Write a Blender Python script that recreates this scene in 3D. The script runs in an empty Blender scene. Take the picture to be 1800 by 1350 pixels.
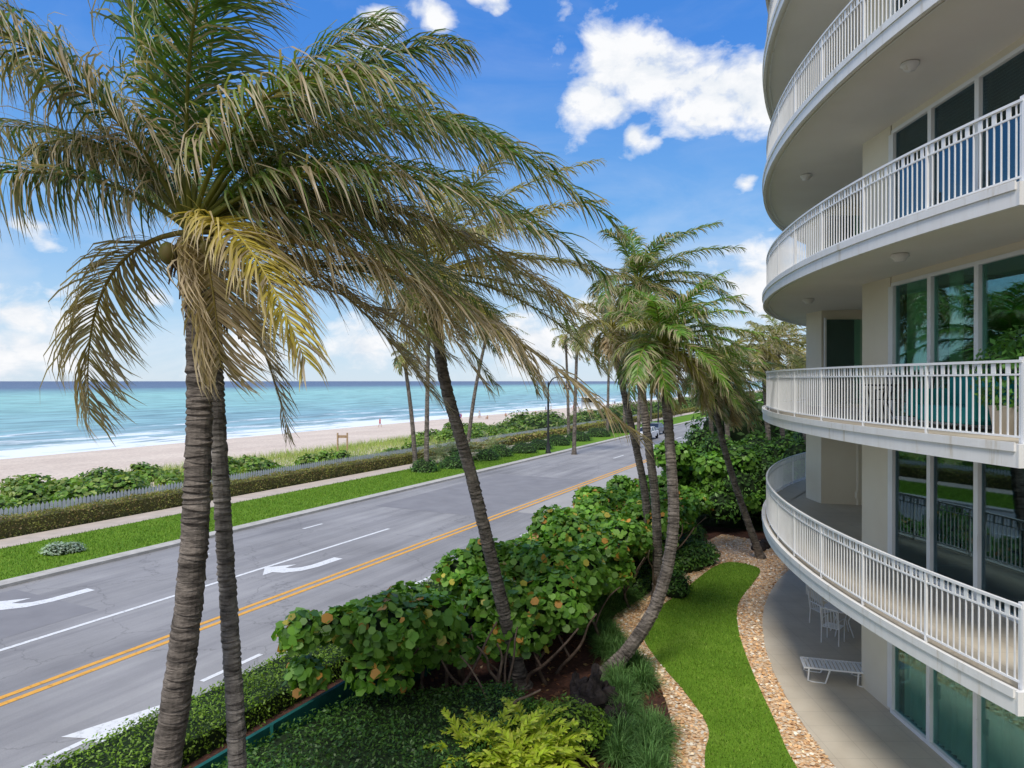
import bpy, math, random
import numpy as np
from mathutils import Vector, Matrix
rng=np.random.default_rng(7); random.seed(7)
scene=bpy.context.scene
CAMZ=7.1
SA,CA=math.sin(math.radians(27)),math.cos(math.radians(27))
def ST(s,t,z=0.0): return (SA*s-CA*t, CA*s+SA*t, z)

# ---------------------------------------------------------------- materials
def newmat(name):
    m=bpy.data.materials.new(name); m.use_nodes=True
    nt=m.node_tree; b=nt.nodes["Principled BSDF"]; return m,nt,b
def ramp(nt,fac,stops):
    r=nt.nodes.new("ShaderNodeValToRGB"); cr=r.color_ramp
    while len(cr.elements)<len(stops): cr.elements.new(0.5)
    for e,(p,c) in zip(cr.elements,stops):
        e.position=p; e.color=(c[0],c[1],c[2],1) if not isinstance(c,(int,float)) else (c,c,c,1)
    nt.links.new(fac,r.inputs[0]); return r
def noise(nt,scale,detail=5,rough=.55,vec=None,dist=0):
    n=nt.nodes.new("ShaderNodeTexNoise"); n.inputs["Scale"].default_value=scale
    n.inputs["Detail"].default_value=detail; n.inputs["Roughness"].default_value=rough
    n.inputs["Distortion"].default_value=dist
    if vec is None:
        tc=nt.nodes.new("ShaderNodeTexCoord"); vec=tc.outputs["Object"]
    nt.links.new(vec,n.inputs["Vector"]); return n
def math_(nt,op,a,b=None,clamp=False):
    m=nt.nodes.new("ShaderNodeMath"); m.operation=op; m.use_clamp=clamp
    for i,x in enumerate((a,b)):
        if x is None: continue
        if isinstance(x,(int,float)): m.inputs[i].default_value=x
        else: nt.links.new(x,m.inputs[i])
    return m.outputs[0]
def mixc(nt,fac,a,b,mode='MIX'):
    m=nt.nodes.new("ShaderNodeMix"); m.data_type='RGBA'; m.blend_type=mode
    for i,x in ((0,fac),(6,a),(7,b)):
        if isinstance(x,(int,float)): m.inputs[i].default_value=x
        elif isinstance(x,tuple): m.inputs[i].default_value=(*x,1)
        else: nt.links.new(x,m.inputs[i])
    return m.outputs[2]
def bump(nt,b,h,strength=.3,dist=.02):
    bp=nt.nodes.new("ShaderNodeBump"); bp.inputs["Strength"].default_value=strength
    bp.inputs["Distance"].default_value=dist; nt.links.new(h,bp.inputs["Height"])
    nt.links.new(bp.outputs[0],b.inputs["Normal"])
def simple(name,c1,c2=None,scale=3,rough=.7,bmp=0,bscale=None,spec=.3,metal=0,dist=.02):
    m,nt,b=newmat(name)
    b.inputs["Roughness"].default_value=rough; b.inputs["Specular IOR Level"].default_value=spec
    b.inputs["Metallic"].default_value=metal
    c2=c2 or tuple(x*.85 for x in c1)
    n=noise(nt,scale,6); r=ramp(nt,n.outputs[0],[(.3,c2),(.7,c1)])
    nt.links.new(r.outputs[0],b.inputs["Base Color"])
    if bmp:
        n2=noise(nt,bscale or scale*6,4); bump(nt,b,n2.outputs[0],bmp,dist)
    return m
def leafmat(name,trans=.35,rough=.45,spec=.4):
    m,nt,b=newmat(name)
    a=nt.nodes.new("ShaderNodeAttribute"); a.attribute_name="Col"
    nt.links.new(a.outputs["Color"],b.inputs["Base Color"])
    b.inputs["Roughness"].default_value=rough; b.inputs["Specular IOR Level"].default_value=spec
    if trans>0:
        t=nt.nodes.new("ShaderNodeBsdfTranslucent")
        c=mixc(nt,1.0,a.outputs["Color"],(1.3,1.3,.6),'MULTIPLY'); nt.links.new(c,t.inputs["Color"])
        mx=nt.nodes.new("ShaderNodeMixShader"); mx.inputs[0].default_value=trans
        nt.links.new(b.outputs[0],mx.inputs[1]); nt.links.new(t.outputs[0],mx.inputs[2])
        nt.links.new(mx.outputs[0],nt.nodes["Material Output"].inputs["Surface"])
    return m
LEAF=leafmat("leaf",.35,.45,.4); PALM=leafmat("palm_leaf",.35,.42,.4); BLADE=leafmat("grass_blade",.3,.6,.2)
WHITE=simple("white_paint",(.84,.84,.84),(.76,.76,.75),2,.45)
def fascia():
    m,nt,b=newmat("fascia_paint"); b.inputs["Roughness"].default_value=.6
    tc=nt.nodes.new("ShaderNodeTexCoord"); mp=nt.nodes.new("ShaderNodeMapping"); mp.inputs["Scale"].default_value=(3.5,3.5,.35); nt.links.new(tc.outputs["Object"],mp.inputs[0])
    n=noise(nt,1.6,6,.7,mp.outputs[0]); r=ramp(nt,n.outputs[0],[(.30,(.60,.54,.44)),(.42,(.76,.74,.71)),(.7,(.81,.80,.78))]); nt.links.new(r.outputs[0],b.inputs["Base Color"]); return m
FASCIA=fascia()
CREAM=simple("cream_stucco",(.80,.73,.59),(.74,.66,.52),.8,.85,.15,60)
CEIL=simple("ceiling_stucco",(.82,.79,.73),(.76,.72,.66),.6,.9,.12,80)
def patio():
    m,nt,b=newmat("patio_concrete"); b.inputs["Roughness"].default_value=.75
    n=noise(nt,.7,7,.65); r=ramp(nt,n.outputs[0],[(.3,(.50,.43,.33)),(.7,(.62,.55,.44))])
    tc=nt.nodes.new("ShaderNodeTexCoord"); br=nt.nodes.new("ShaderNodeTexBrick"); br.offset=0; br.inputs["Scale"].default_value=1
    br.inputs["Brick Width"].default_value=.6; br.inputs["Row Height"].default_value=.6; br.inputs["Mortar Size"].default_value=.006
    br.inputs["Color1"].default_value=(1,1,1,1); br.inputs["Color2"].default_value=(.96,.96,.96,1); br.inputs["Mortar"].default_value=(.78,.78,.78,1)
    nt.links.new(tc.outputs["Object"],br.inputs["Vector"])
    nt.links.new(mixc(nt,1.0,r.outputs[0],br.outputs["Color"],'MULTIPLY'),b.inputs["Base Color"]); return m
PATIO=patio()
CONC=simple("kerb_concrete",(.56,.53,.48),(.40,.38,.34),2.5,.85,.2,30)
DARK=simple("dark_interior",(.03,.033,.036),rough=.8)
BLACKMETAL=simple("black_metal",(.02,.02,.022),rough=.4,spec=.5)
GREENFENCE=simple("green_screen",(.01,.12,.10),(.006,.07,.06),4,.7)
WOOD=simple("weathered_wood",(.44,.32,.20),(.28,.18,.11),5,.8,.3)
ROCK=simple("dark_driftwood",(.07,.055,.05),(.015,.012,.012),5,.9,.8,12,dist=.05)
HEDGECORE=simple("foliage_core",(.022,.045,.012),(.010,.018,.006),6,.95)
BARK=simple("shrub_bark",(.20,.14,.10),(.09,.06,.045),8,.9,.5,30)
COCO=simple("coconut",(.16,.20,.04),(.22,.15,.05),6,.5)
FIBRE=simple("palm_fibre",(.26,.18,.10),(.10,.06,.03),18,.95,.7,40)
def palm_trunk_mat(name,a,b_):
    m,nt,b=newmat(name); b.inputs["Roughness"].default_value=.9; b.inputs["Specular IOR Level"].default_value=.15
    tc=nt.nodes.new("ShaderNodeTexCoord")
    mp=nt.nodes.new("ShaderNodeMapping"); mp.inputs["Scale"].default_value=(2,2,9); nt.links.new(tc.outputs["Object"],mp.inputs[0])
    n1=noise(nt,2.2,8,.72,mp.outputs[0],.3); n2=noise(nt,3.5,6,.6)
    r=ramp(nt,n1.outputs[0],[(.34,b_),(.52,a),(.72,tuple(min(1,x*1.55) for x in a))])
    r2=ramp(nt,n2.outputs[0],[(.35,.5),(.65,1.15)])
    nt.links.new(mixc(nt,1.0,r.outputs[0],r2.outputs[0],'MULTIPLY'),b.inputs["Base Color"])
    bump(nt,b,n1.outputs[0],.9,.04); return m
TRUNK=palm_trunk_mat("palm_trunk_bark",(.21,.18,.155),(.055,.047,.042))
TRUNKG=palm_trunk_mat("palm_trunk_grey",(.25,.225,.20),(.065,.058,.052))
def asphalt():
    m,nt,b=newmat("asphalt"); b.inputs["Roughness"].default_value=.85; b.inputs["Specular IOR Level"].default_value=.25
    tc=nt.nodes.new("ShaderNodeTexCoord")
    mp=nt.nodes.new("ShaderNodeMapping"); mp.inputs["Rotation"].default_value=(0,0,math.radians(27))
    nt.links.new(tc.outputs["Object"],mp.inputs[0])
    mp2=nt.nodes.new("ShaderNodeMapping"); mp2.inputs["Scale"].default_value=(1,.05,1); nt.links.new(mp.outputs[0],mp2.inputs[0])
    streak=noise(nt,1.1,6,.65,mp2.outputs[0]); big=noise(nt,.16,5,.6); fine=noise(nt,70,3,.7)
    r1=ramp(nt,streak.outputs[0],[(.3,(.235,.23,.235)),(.5,(.32,.313,.312)),(.72,(.40,.39,.38))])
    r2=ramp(nt,big.outputs[0],[(.35,.80),(.65,1.1)])
    r3=ramp(nt,fine.outputs[0],[(.3,.74),(.7,1.2)])
    c=mixc(nt,1.0,r1.outputs[0],r2.outputs[0],'MULTIPLY'); c=mixc(nt,.8,c,r3.outputs[0],'MULTIPLY')
    v=nt.nodes.new("ShaderNodeTexVoronoi"); v.feature='DISTANCE_TO_EDGE'; v.inputs["Scale"].default_value=.22
    nw=noise(nt,1.3,4,.6); wv=nt.nodes.new("ShaderNodeVectorMath"); wv.operation='ADD'
    nt.links.new(mp.outputs[0],wv.inputs[0]); nt.links.new(nw.outputs["Color"],wv.inputs[1]); nt.links.new(wv.outputs[0],v.inputs["Vector"])
    cr=ramp(nt,v.outputs[0],[(.0,.55),(.006,1.0)])
    c=mixc(nt,.6,c,cr.outputs[0],'MULTIPLY')
    nt.links.new(c,b.inputs["Base Color"]); bump(nt,b,fine.outputs[0],.25,.01); return m
ASPH=asphalt()
ASPH2=simple("asphalt_patch",(.27,.265,.27),(.22,.215,.222),.9,.85,.2,70)
ASPH3=simple("asphalt_light",(.43,.41,.385),(.36,.345,.325),.7,.85,.2,70)
def paint(name,c):
    m,nt,b=newmat(name); b.inputs["Roughness"].default_value=.6
    n=noise(nt,9,6,.7); r=ramp(nt,n.outputs[0],[(.30,tuple(x*.55 for x in c)),(.48,c)]); nt.links.new(r.outputs[0],b.inputs["Base Color"]); return m
PW=paint("road_paint_white",(.80,.80,.78)); PY=paint("road_paint_yellow",(.82,.41,.05))
def grassmat(name,a,b_,c):
    m,nt,b=newmat(name); b.inputs["Roughness"].default_value=.9; b.inputs["Specular IOR Level"].default_value=.1
    n1=noise(nt,.7,6,.65); n2=noise(nt,45,4,.7)
    r=ramp(nt,n1.outputs[0],[(.3,a),(.55,b_),(.75,c)]); r2=ramp(nt,n2.outputs[0],[(.3,.55),(.7,1.3)])
    nt.links.new(mixc(nt,1.0,r.outputs[0],r2.outputs[0],'MULTIPLY'),b.inputs["Base Color"]); bump(nt,b,n2.outputs[0],.6,.03); return m
GRASS=grassmat("lawn_grass",(.11,.22,.02),(.15,.28,.025),(.22,.34,.05))
GROUND=grassmat("ground_cover",(.06,.11,.03),(.08,.13,.035),(.12,.15,.06))
MULCH=simple("mulch",(.14,.06,.04),(.04,.02,.016),14,.95,.9,50,dist=.04)
SIDEWALK=simple("sidewalk_concrete",(.58,.49,.41),(.46,.40,.33),1.5,.85,.1,40)
def gravel():
    m,nt,b=newmat("gravel"); b.inputs["Roughness"].default_value=.8
    tc=nt.nodes.new("ShaderNodeTexCoord")
    v=nt.nodes.new("ShaderNodeTexVoronoi"); v.inputs["Scale"].default_value=17; nt.links.new(tc.outputs["Object"],v.inputs["Vector"])
    sx=nt.nodes.new("ShaderNodeSeparateColor"); nt.links.new(v.outputs["Color"],sx.inputs[0])
    r=ramp(nt,sx.outputs[0],[(0,(.50,.27,.12)),(.25,(.74,.45,.23)),(.5,(.82,.58,.35)),(.75,(.84,.70,.52)),(1,(.76,.48,.24))])
    d=ramp(nt,v.outputs["Distance"],[(.0,1.1),(.55,.88),(.85,.5)])
    nt.links.new(mixc(nt,1.0,r.outputs[0],d.outputs[0],'MULTIPLY'),b.inputs["Base Color"])
    inv=math_(nt,'SUBTRACT',1.0,v.outputs["Distance"]); bump(nt,b,inv,.6,.03); return m
GRAVEL=gravel()
def sand():
    m,nt,b=newmat("sand"); b.inputs["Roughness"].default_value=.95; b.inputs["Specular IOR Level"].default_value=.05
    n1=noise(nt,.12,6,.6); n2=noise(nt,3.0,5,.7)
    r=ramp(nt,n1.outputs[0],[(.3,(.64,.53,.44)),(.7,(.76,.65,.54))]); r2=ramp(nt,n2.outputs[0],[(.35,.78),(.6,1.05)])
    nt.links.new(mixc(nt,1.0,r.outputs[0],r2.outputs[0],'MULTIPLY'),b.inputs["Base Color"]); bump(nt,b,n2.outputs[0],.5,.15); return m
SAND=sand()
def seamat():
    m,nt,b=newmat("sea_water"); b.inputs["Roughness"].default_value=.4; b.inputs["Specular IOR Level"].default_value=.10
    tc=nt.nodes.new("ShaderNodeTexCoord")
    sep=nt.nodes.new("ShaderNodeSeparateXYZ"); nt.links.new(tc.outputs["Object"],sep.inputs[0])
    t=sep.outputs[1]
    mp=nt.nodes.new("ShaderNodeMapping"); mp.inputs["Scale"].default_value=(.3,1,1); nt.links.new(tc.outputs["Object"],mp.inputs[0])
    lo=noise(nt,.02,5,.6,mp.outputs[0])
    tw=math_(nt,'ADD',t,math_(nt,'MULTIPLY',math_(nt,'SUBTRACT',lo.outputs[0],.5),200))
    lg=math_(nt,'LOGARITHM',math_(nt,'MAXIMUM',tw,60),10.0)
    f=math_(nt,'DIVIDE',math_(nt,'SUBTRACT',lg,1.9),1.6,True)
    r=ramp(nt,f,[(0,(.40,.54,.54)),(.10,(.25,.42,.46)),(.28,(.29,.53,.50)),(.45,(.33,.60,.54)),(.56,(.22,.40,.41)),(.66,(.13,.18,.26)),(1,(.12,.15,.23))])
    mid=noise(nt,.16,7,.68,mp.outputs[0]); rm=ramp(nt,mid.outputs[0],[(.38,.58),(.5,.95),(.64,1.25)])
    c=mixc(nt,1.0,r.outputs[0],rm.outputs[0],'MULTIPLY')
    fn=noise(nt,.22,8,.7,mp.outputs[0],.6)
    tl=math_(nt,'ADD',t,math_(nt,'MULTIPLY',lo.outputs[0],30))
    s1=math_(nt,'SINE',math_(nt,'MULTIPLY',tl,.42))
    near=nt.nodes.new("ShaderNodeMapRange"); near.inputs[1].default_value=84; near.inputs[2].default_value=150; near.inputs[3].default_value=.21; near.inputs[4].default_value=-.02
    nt.links.new(t,near.inputs[0])
    fo=math_(nt,'ADD',math_(nt,'ADD',fn.outputs[0],near.outputs[0]),math_(nt,'MULTIPLY',s1,.06))
    edge=nt.nodes.new("ShaderNodeMapRange"); edge.inputs[1].default_value=85; edge.inputs[2].default_value=94; edge.inputs[3].default_value=.25; edge.inputs[4].default_value=0
    nt.links.new(t,edge.inputs[0]); fo=math_(nt,'ADD',fo,edge.outputs[0])
    fr=ramp(nt,fo,[(.64,0.),(.72,1.)])
    c=mixc(nt,fr.outputs[0],c,(.87,.90,.90))
    wc=noise(nt,.3,6,.75,mp.outputs[0]); wr=ramp(nt,wc.outputs[0],[(.65,0.),(.70,.85)])
    c=mixc(nt,wr.outputs[0],c,(.82,.86,.87))
    nt.links.new(c,b.inputs["Base Color"])
    bn=noise(nt,.6,6,.6,mp.outputs[0]); bump(nt,b,bn.outputs[0],.5,.6); return m
SEA=seamat()
def glass(name,tint,gl):
    m,nt,b=newmat(name); nt.nodes.remove(b)
    tr=nt.nodes.new("ShaderNodeBsdfTransparent"); tr.inputs[0].default_value=(*tint,1)
    g=nt.nodes.new("ShaderNodeBsdfGlossy"); g.inputs["Roughness"].default_value=.02; g.inputs["Color"].default_value=(.55,.72,.76,1)
    lw=nt.nodes.new("ShaderNodeLayerWeight"); lw.inputs[0].default_value=.3
    f=math_(nt,'ADD',math_(nt,'MULTIPLY',lw.outputs["Fresnel"],.45),gl,True)
    mx=nt.nodes.new("ShaderNodeMixShader"); nt.links.new(f,mx.inputs[0]); nt.links.new(tr.outputs[0],mx.inputs[1]); nt.links.new(g.outputs[0],mx.inputs[2])
    nt.links.new(mx.outputs[0],nt.nodes["Material Output"].inputs["Surface"]); return m
GLASS=glass("window_glass",(.66,.88,.82),.08); GLASSD=glass("tinted_glass",(.34,.46,.52),.14)
def curtain(name,c):
    m,nt,b=newmat(name); b.inputs["Roughness"].default_value=.9
    n=noise(nt,2,3); r=ramp(nt,n.outputs[0],[(.3,tuple(x*.8 for x in c)),(.7,c)]); nt.links.new(r.outputs[0],b.inputs["Base Color"])
    t=nt.nodes.new("ShaderNodeBsdfTranslucent"); nt.links.new(r.outputs[0],t.inputs["Color"])
    mx=nt.nodes.new("ShaderNodeMixShader"); mx.inputs[0].default_value=.3
    nt.links.new(b.outputs[0],mx.inputs[1]); nt.links.new(t.outputs[0],mx.inputs[2]); nt.links.new(mx.outputs[0],nt.nodes["Material Output"].inputs["Surface"]); return m
CURT_W=curtain("curtain_white",(.95,.96,.92)); CURT_G=curtain("curtain_green",(.85,.92,.55)); BLIND=curtain("blind_dark",(.17,.20,.26))
def flat(name,c,rough=.4,spec=.5,metal=0): return simple(name,c,tuple(x*.93 for x in c),1.5,rough,spec=spec,metal=metal)

# ---------------------------------------------------------------- mesh helpers
def empty(name,loc=(0,0,0)):
    e=bpy.data.objects.new(name,None); e.location=loc; e.empty_display_size=.2; scene.collection.objects.link(e); return e
class MB:
    def __init__(s): s.v=[]; s.f=[]
    def box(s,cx,cy,cz,sx,sy,sz,rot=0):
        c,n=math.cos(rot),math.sin(rot); i=len(s.v)
        for dz in(-.5,.5):
            for dx,dy in((-.5,-.5),(.5,-.5),(.5,.5),(-.5,.5)):
                x,y=dx*sx,dy*sy; s.v.append((cx+x*c-y*n,cy+x*n+y*c,cz+dz*sz))
        s.f+=[(i,i+3,i+2,i+1),(i+4,i+5,i+6,i+7),(i,i+1,i+5,i+4),(i+1,i+2,i+6,i+5),(i+2,i+3,i+7,i+6),(i+3,i,i+4,i+7)]
        return s
    def prism(s,poly,z0,z1):
        n=len(poly); i=len(s.v)
        s.v+=[(p[0],p[1],z0) for p in poly]+[(p[0],p[1],z1) for p in poly]
        s.f.append(tuple(range(i+n-1,i-1,-1))); s.f.append(tuple(range(i+n,i+2*n)))
        for k in range(n): s.f.append((i+k,i+(k+1)%n,i+n+(k+1)%n,i+n+k))
        return s
    def tube(s,pts,rad,n=8,cap=True):
        pts=[Vector(p) for p in pts]; i=len(s.v); m=len(pts)
        if not hasattr(rad,'__len__'): rad=[rad]*m
        ref=Vector((0,1,0)) if abs((pts[-1]-pts[0]).normalized().y)<.8 else Vector((1,0,0))
        for k,p in enumerate(pts):
            T=(pts[min(k+1,m-1)]-pts[max(k-1,0)]).normalized(); A=T.cross(ref).normalized(); B=T.cross(A)
            for j in range(n):
                a=2*math.pi*j/n; s.v.append(tuple(p+(A*math.cos(a)+B*math.sin(a))*rad[k]))
        for k in range(m-1):
            for j in range(n):
                a=i+k*n+j; b=i+k*n+(j+1)%n; s.f.append((a,b,b+n,a+n))
        if cap: s.f.append(tuple(i+j for j in range(n-1,-1,-1))); s.f.append(tuple(i+(m-1)*n+j for j in range(n)))
        return s
    def blob(s,c,r,n=10,m=7,jit=0,seed=0):
        R=random.Random(seed); i=len(s.v)
        for a in range(m+1):
            th=math.pi*a/m
            for b in range(n):
                ph=2*math.pi*b/n; k=1+R.uniform(-jit,jit)
                s.v.append((c[0]+r[0]*k*math.sin(th)*math.cos(ph),c[1]+r[1]*k*math.sin(th)*math.sin(ph),c[2]+r[2]*k*math.cos(th)))
        for a in range(m):
            for b in range(n):
                p=i+a*n+b; q=i+a*n+(b+1)%n; s.f.append((p,p+n,q+n,q))
        return s
    def lathe(s,prof,cx,cy,n=20):
        i=len(s.v)
        for r,z in prof:
            for b in range(n):
                a=2*math.pi*b/n; s.v.append((cx+r*math.cos(a),cy+r*math.sin(a),z))
        for a in range(len(prof)-1):
            for b in range(n):
                p=i+a*n+b; q=i+a*n+(b+1)%n; s.f.append((p,q,q+n,p+n))
        return s
    def make(s,name,mat,parent=None,smooth=False,bevel=0):
        me=bpy.data.meshes.new(name); me.from_pydata(s.v,[],s.f); me.update()
        if smooth: me.polygons.foreach_set("use_smooth",[True]*len(me.polygons))
        o=bpy.data.objects.new(name,me); scene.collection.objects.link(o)
        me.materials.append(mat)
        if parent: o.parent=parent
        if bevel:
            b=o.modifiers.new("bevel","BEVEL"); b.width=bevel; b.segments=2
        return o
def npmesh(name,V,F,C,mat,parent=None,smooth=False):
    me=bpy.data.meshes.new(name); n=len(V); m,k=F.shape
    me.vertices.add(n); me.vertices.foreach_set("co",np.ascontiguousarray(V,dtype=np.float32).ravel())
    me.loops.add(m*k); me.loops.foreach_set("vertex_index",np.ascontiguousarray(F,dtype=np.int32).ravel())
    me.polygons.add(m); me.polygons.foreach_set("loop_start",np.arange(0,m*k,k,dtype=np.int32))
    me.polygons.foreach_set("loop_total",np.full(m,k,dtype=np.int32))
    me.update(calc_edges=True)
    if smooth: me.polygons.foreach_set("use_smooth",np.ones(m,dtype=bool))
    ca=me.color_attributes.new("Col",'FLOAT_COLOR','POINT')
    cc=np.ones((n,4),dtype=np.float32); cc[:,:3]=C; ca.data.foreach_set("color",cc.ravel())
    me.materials.append(mat)
    o=bpy.data.objects.new(name,me); scene.collection.objects.link(o)
    if parent: o.parent=parent
    return o
def nrm(a): return a/np.maximum(np.linalg.norm(a,axis=-1,keepdims=True),1e-9)
T_ROUND=np.array([(math.cos(a)*(.5),math.sin(a)*.5,.09*math.cos(2*a)) for a in np.linspace(0,2*math.pi,7)[:-1]])
T_OVAL=np.array([(-.5,0,0),(0,-.24,.06),(.5,0,-.03),(0,.24,.06)])
def scatter(P,Nr,size,T,jit=.5):
    n=len(P); Nn=nrm(Nr+rng.normal(0,jit,(n,3))); R=rng.normal(0,1,(n,3))
    t=nrm(np.cross(Nn,R)); b=np.cross(Nn,t)
    V=P[:,None,:]+size[:,None,None]*(T[None,:,0:1]*t[:,None]+T[None,:,1:2]*b[:,None]+T[None,:,2:3]*Nn[:,None])
    k=len(T); F=np.arange(n*k).reshape(n,k)
    return V.reshape(-1,3),F,k
def leafcol(n,cols,k,vmin=.7,vmax=1.25):
    cols=np.array([c[:3] for c in cols]); 
    idx=rng.integers(0,len(cols),n); C=cols[idx]*rng.uniform(vmin,vmax,(n,1)); return np.repeat(C,k,axis=0)
def ell(c,r,n,zmin=-.4):
    d=nrm(rng.normal(0,1,(int(n*2.2),3))); d=d[d[:,2]>zmin][:n]
    P=np.array(c)+d*np.array(r)*rng.uniform(.78,1.14,(len(d),1)); return P,nrm(d/np.array(r)),d
def foliage(name,ells,dens,lsize,cols,T=T_OVAL,parent=None,up=.5,zmin=-.4,jit=.55,core=True,corek=.82,mat=None):
    Ps=[];Ns=[]
    for c,r in ells:
        area=4*math.pi*((r[0]*r[1])**1.6/3+(r[0]*r[2])**1.6/3+(r[1]*r[2])**1.6/3)**(1/1.6)
        P,Nn,d=ell(c,r,int(area*dens)+4,zmin); Ps.append(P);Ns.append(Nn)
    P=np.concatenate(Ps);Nn=np.concatenate(Ns)
    keep=np.ones(len(P),bool)
    for c,r in ells:
        q=((P-np.array(c))/np.array(r)); keep&=~((q**2).sum(1)<.5)
    P=P[keep];Nn=Nn[keep]; Nn=Nn+np.array([0,0,up])
    sz=rng.uniform(.65,1.3,len(P))*lsize
    V,F,k=scatter(P,Nn,sz,T,jit)
    tone=.95+.3*np.sin(P[:,0]*2.3+1.3*np.sin(P[:,1]*1.9))*np.sin(P[:,1]*2.1+P[:,2]*2.7)
    C=leafcol(len(P),cols,k)*np.repeat(tone,k)[:,None]
    o=npmesh(name if not parent else "leaves",V,F,C,mat or LEAF,parent)
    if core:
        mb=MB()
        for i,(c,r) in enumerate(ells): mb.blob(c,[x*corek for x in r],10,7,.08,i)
        mb.make("dark_core",HEDGECORE,parent or o)  # solid dark cores that block the view through the leaves
    return o

# ---------------------------------------------------------------- ground
tv=[-15000,-300,-40,0,30,36,38,41,45,50,62,76,88,100,140]
zv=[0,0,0,0,0,0,.25,.45,.35,-.1,-.5,-1.2,-1.85,-2.4,-4.5]
sv=[-15000,-400,-100,-40,0,40,80,120,180,260,400,800,2500,30000]
V=[ST(s,t,z) for s in sv for t,z in zip(tv,zv)]; nt_=len(tv)
F=[];MI=[]
for i in range(len(sv)-1):
    for j in range(nt_-1):
        a=i*nt_+j; F.append((a,a+nt_,a+nt_+1,a+1)); MI.append(1 if tv[j]>=36 else 0)
me=bpy.data.meshes.new("ground"); me.from_pydata(V,[],F); me.materials.append(GROUND); me.materials.append(SAND)
me.polygons.foreach_set("material_index",MI); me.update()
g=bpy.data.objects.new("ground",me); scene.collection.objects.link(g)
mb=MB(); ts=[82,100,140,250,600,2000,8000,40000]; ss=[-30000,-2000,-200,0,200,600,2000,8000,50000]
for s in ss:
    for t in ts: mb.v.append((s,t,0))
for i in range(len(ss)-1):
    for j in range(len(ts)-1):
        a=i*len(ts)+j; mb.f.append((a,a+len(ts),a+len(ts)+1,a+1))
sea=mb.make("sea",SEA)
sea.matrix_world=Matrix(((SA,-CA,0,0),(CA,SA,0,0),(0,0,1,-1.8),(0,0,0,1)))
def strip(mb,t0,t1,s0,s1,z0,z1):
    mb.prism([ST(s0,t0)[:2],ST(s1,t0)[:2],ST(s1,t1)[:2],ST(s0,t1)[:2]][::-1],z0,z1); return mb
def sheet(mb,pts,z):
    i=len(mb.v); mb.v+=[(p[0],p[1],z) for p in pts]; mb.f.append(tuple(range(i,i+len(pts)))); return mb
def ssheet(mb,t0,t1,s0,s1,z): return sheet(mb,[ST(s0,t0),ST(s1,t0),ST(s1,t1),ST(s0,t1)],z)
S0,S1=-60,700
ssheet(MB(),12.7,26.1,S0,S1,.012).make("road",ASPH)
rm=MB(); ssheet(rm,12.9,16.5,33,120,.016)
rm.make("road_light_patch",ASPH3)
mb=MB(); ssheet(mb,17.6,24.5,31,46,.016); ssheet(mb,21.0,25.6,6,13,.016); mb.make("road_dark_patch",ASPH2)
mk=MB()
for t0 in (16.66,17.02): ssheet(mk,t0,t0+.17,S0,S1,.021)
mk.make("road_yellow_line",PY)
mk=MB(); ssheet(mk,20.05,20.22,S0,26.5,.021)
for s in (60,72,84,96): ssheet(mk,20.05,20.2,s,s+3,.021)
for s in (-6,2,11.0,19.6,28,37,46,55): ssheet(mk,13.75,13.9,s,s+1.8,.021)
for s in (18.0,24.6): ssheet(mk,23.7,23.85,s,s+1.3,.021)
mk.make("road_white_line",PW)
def arrow_turn(s,t,sgn=1,k=1.0):
    m=MB()
    outer=[(-1.5,-.22),(-.2,-.2),(.45,-.05),(.95,.35),(1.05,.75),(1.5,.75),(.75,1.45),(-.1,.75),(.45,.75),(.35,.5),(.1,.3),(-.3,.2),(-1.5,.2)]
    sheet(m,[ST(s+a*k*sgn,t+b*k*sgn*-1) for a,b in outer],.022); return m
arrow_turn(19.6,18.6,-1,1.05).make("road_turn_arrow",PW)
arrow_turn(12.6,23.3,-1,1.05).make("road_turn_arrow",PW)
m=MB(); sheet(m,[ST(6.3,13.65),ST(8.2,13.65),ST(8.0,14.15),ST(10.0,13.55),ST(8.2,13.1),ST(8.2,13.5),ST(6.3,13.5)],.022); m.make("road_straight_arrow",PW)
mb=MB(); strip(mb,26.1,26.75,S0,S1,0,.13); mb.make("kerb",CONC)
mb=MB(); strip(mb,12.5,12.7,S0,S1,0,.13); mb.make("kerb",CONC)
mb=MB(); strip(mb,26.75,31.9,S0,S1,0,.12); mb.make("grass_verge",GRASS)
mb=MB(); strip(mb,31.9,33.7,S0,S1,0,.125); mb.make("sidewalk",SIDEWALK)
mb=MB(); strip(mb,-40,12.5,S0,34,0,.04); mb.make("planting_bed",MULCH)
mb=MB(); strip(mb,-60,12.5,34,S1,0,.05); mb.make("grass_field",GROUND)
def inpoly(P,poly):
    x,y=P[:,0],P[:,1]; ins=np.zeros(len(P),bool); n=len(poly); j=n-1
    for i in range(n):
        xi,yi=poly[i];xj,yj=poly[j]
        c=((yi>y)!=(yj>y))&(x<(xj-xi)*(y-yi)/(yj-yi+1e-12)+xi); ins^=c; j=i
    return ins
def blades(name,P,h,w,cols,parent=None):
    n=len(P); a=rng.uniform(0,6.28,n); hh=h*rng.uniform(.6,1.3,n); d=np.stack([np.cos(a),np.sin(a),0*a],1); l=rng.normal(0,.35,(n,2))
    top=P+np.stack([l[:,0]*hh,l[:,1]*hh,hh],1)
    V=np.stack([P-d*w/2,P+d*w/2,top],1).reshape(-1,3); F=np.arange(n*3).reshape(n,3)
    return npmesh(name,V,F,leafcol(n,cols,3,.6,1.4),BLADE,parent)
GC=[(.14,.26,.025),(.18,.31,.03),(.26,.37,.06),(.10,.21,.02)]
n=50000; s=rng.uniform(4,60,n)**1.0; t=rng.uniform(26.75,31.9,n); P=np.stack([SA*s-CA*t,CA*s+SA*t,np.full(n,.12)],1)
blades("verge_grass_blades",P,.09,.03,GC)
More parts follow.
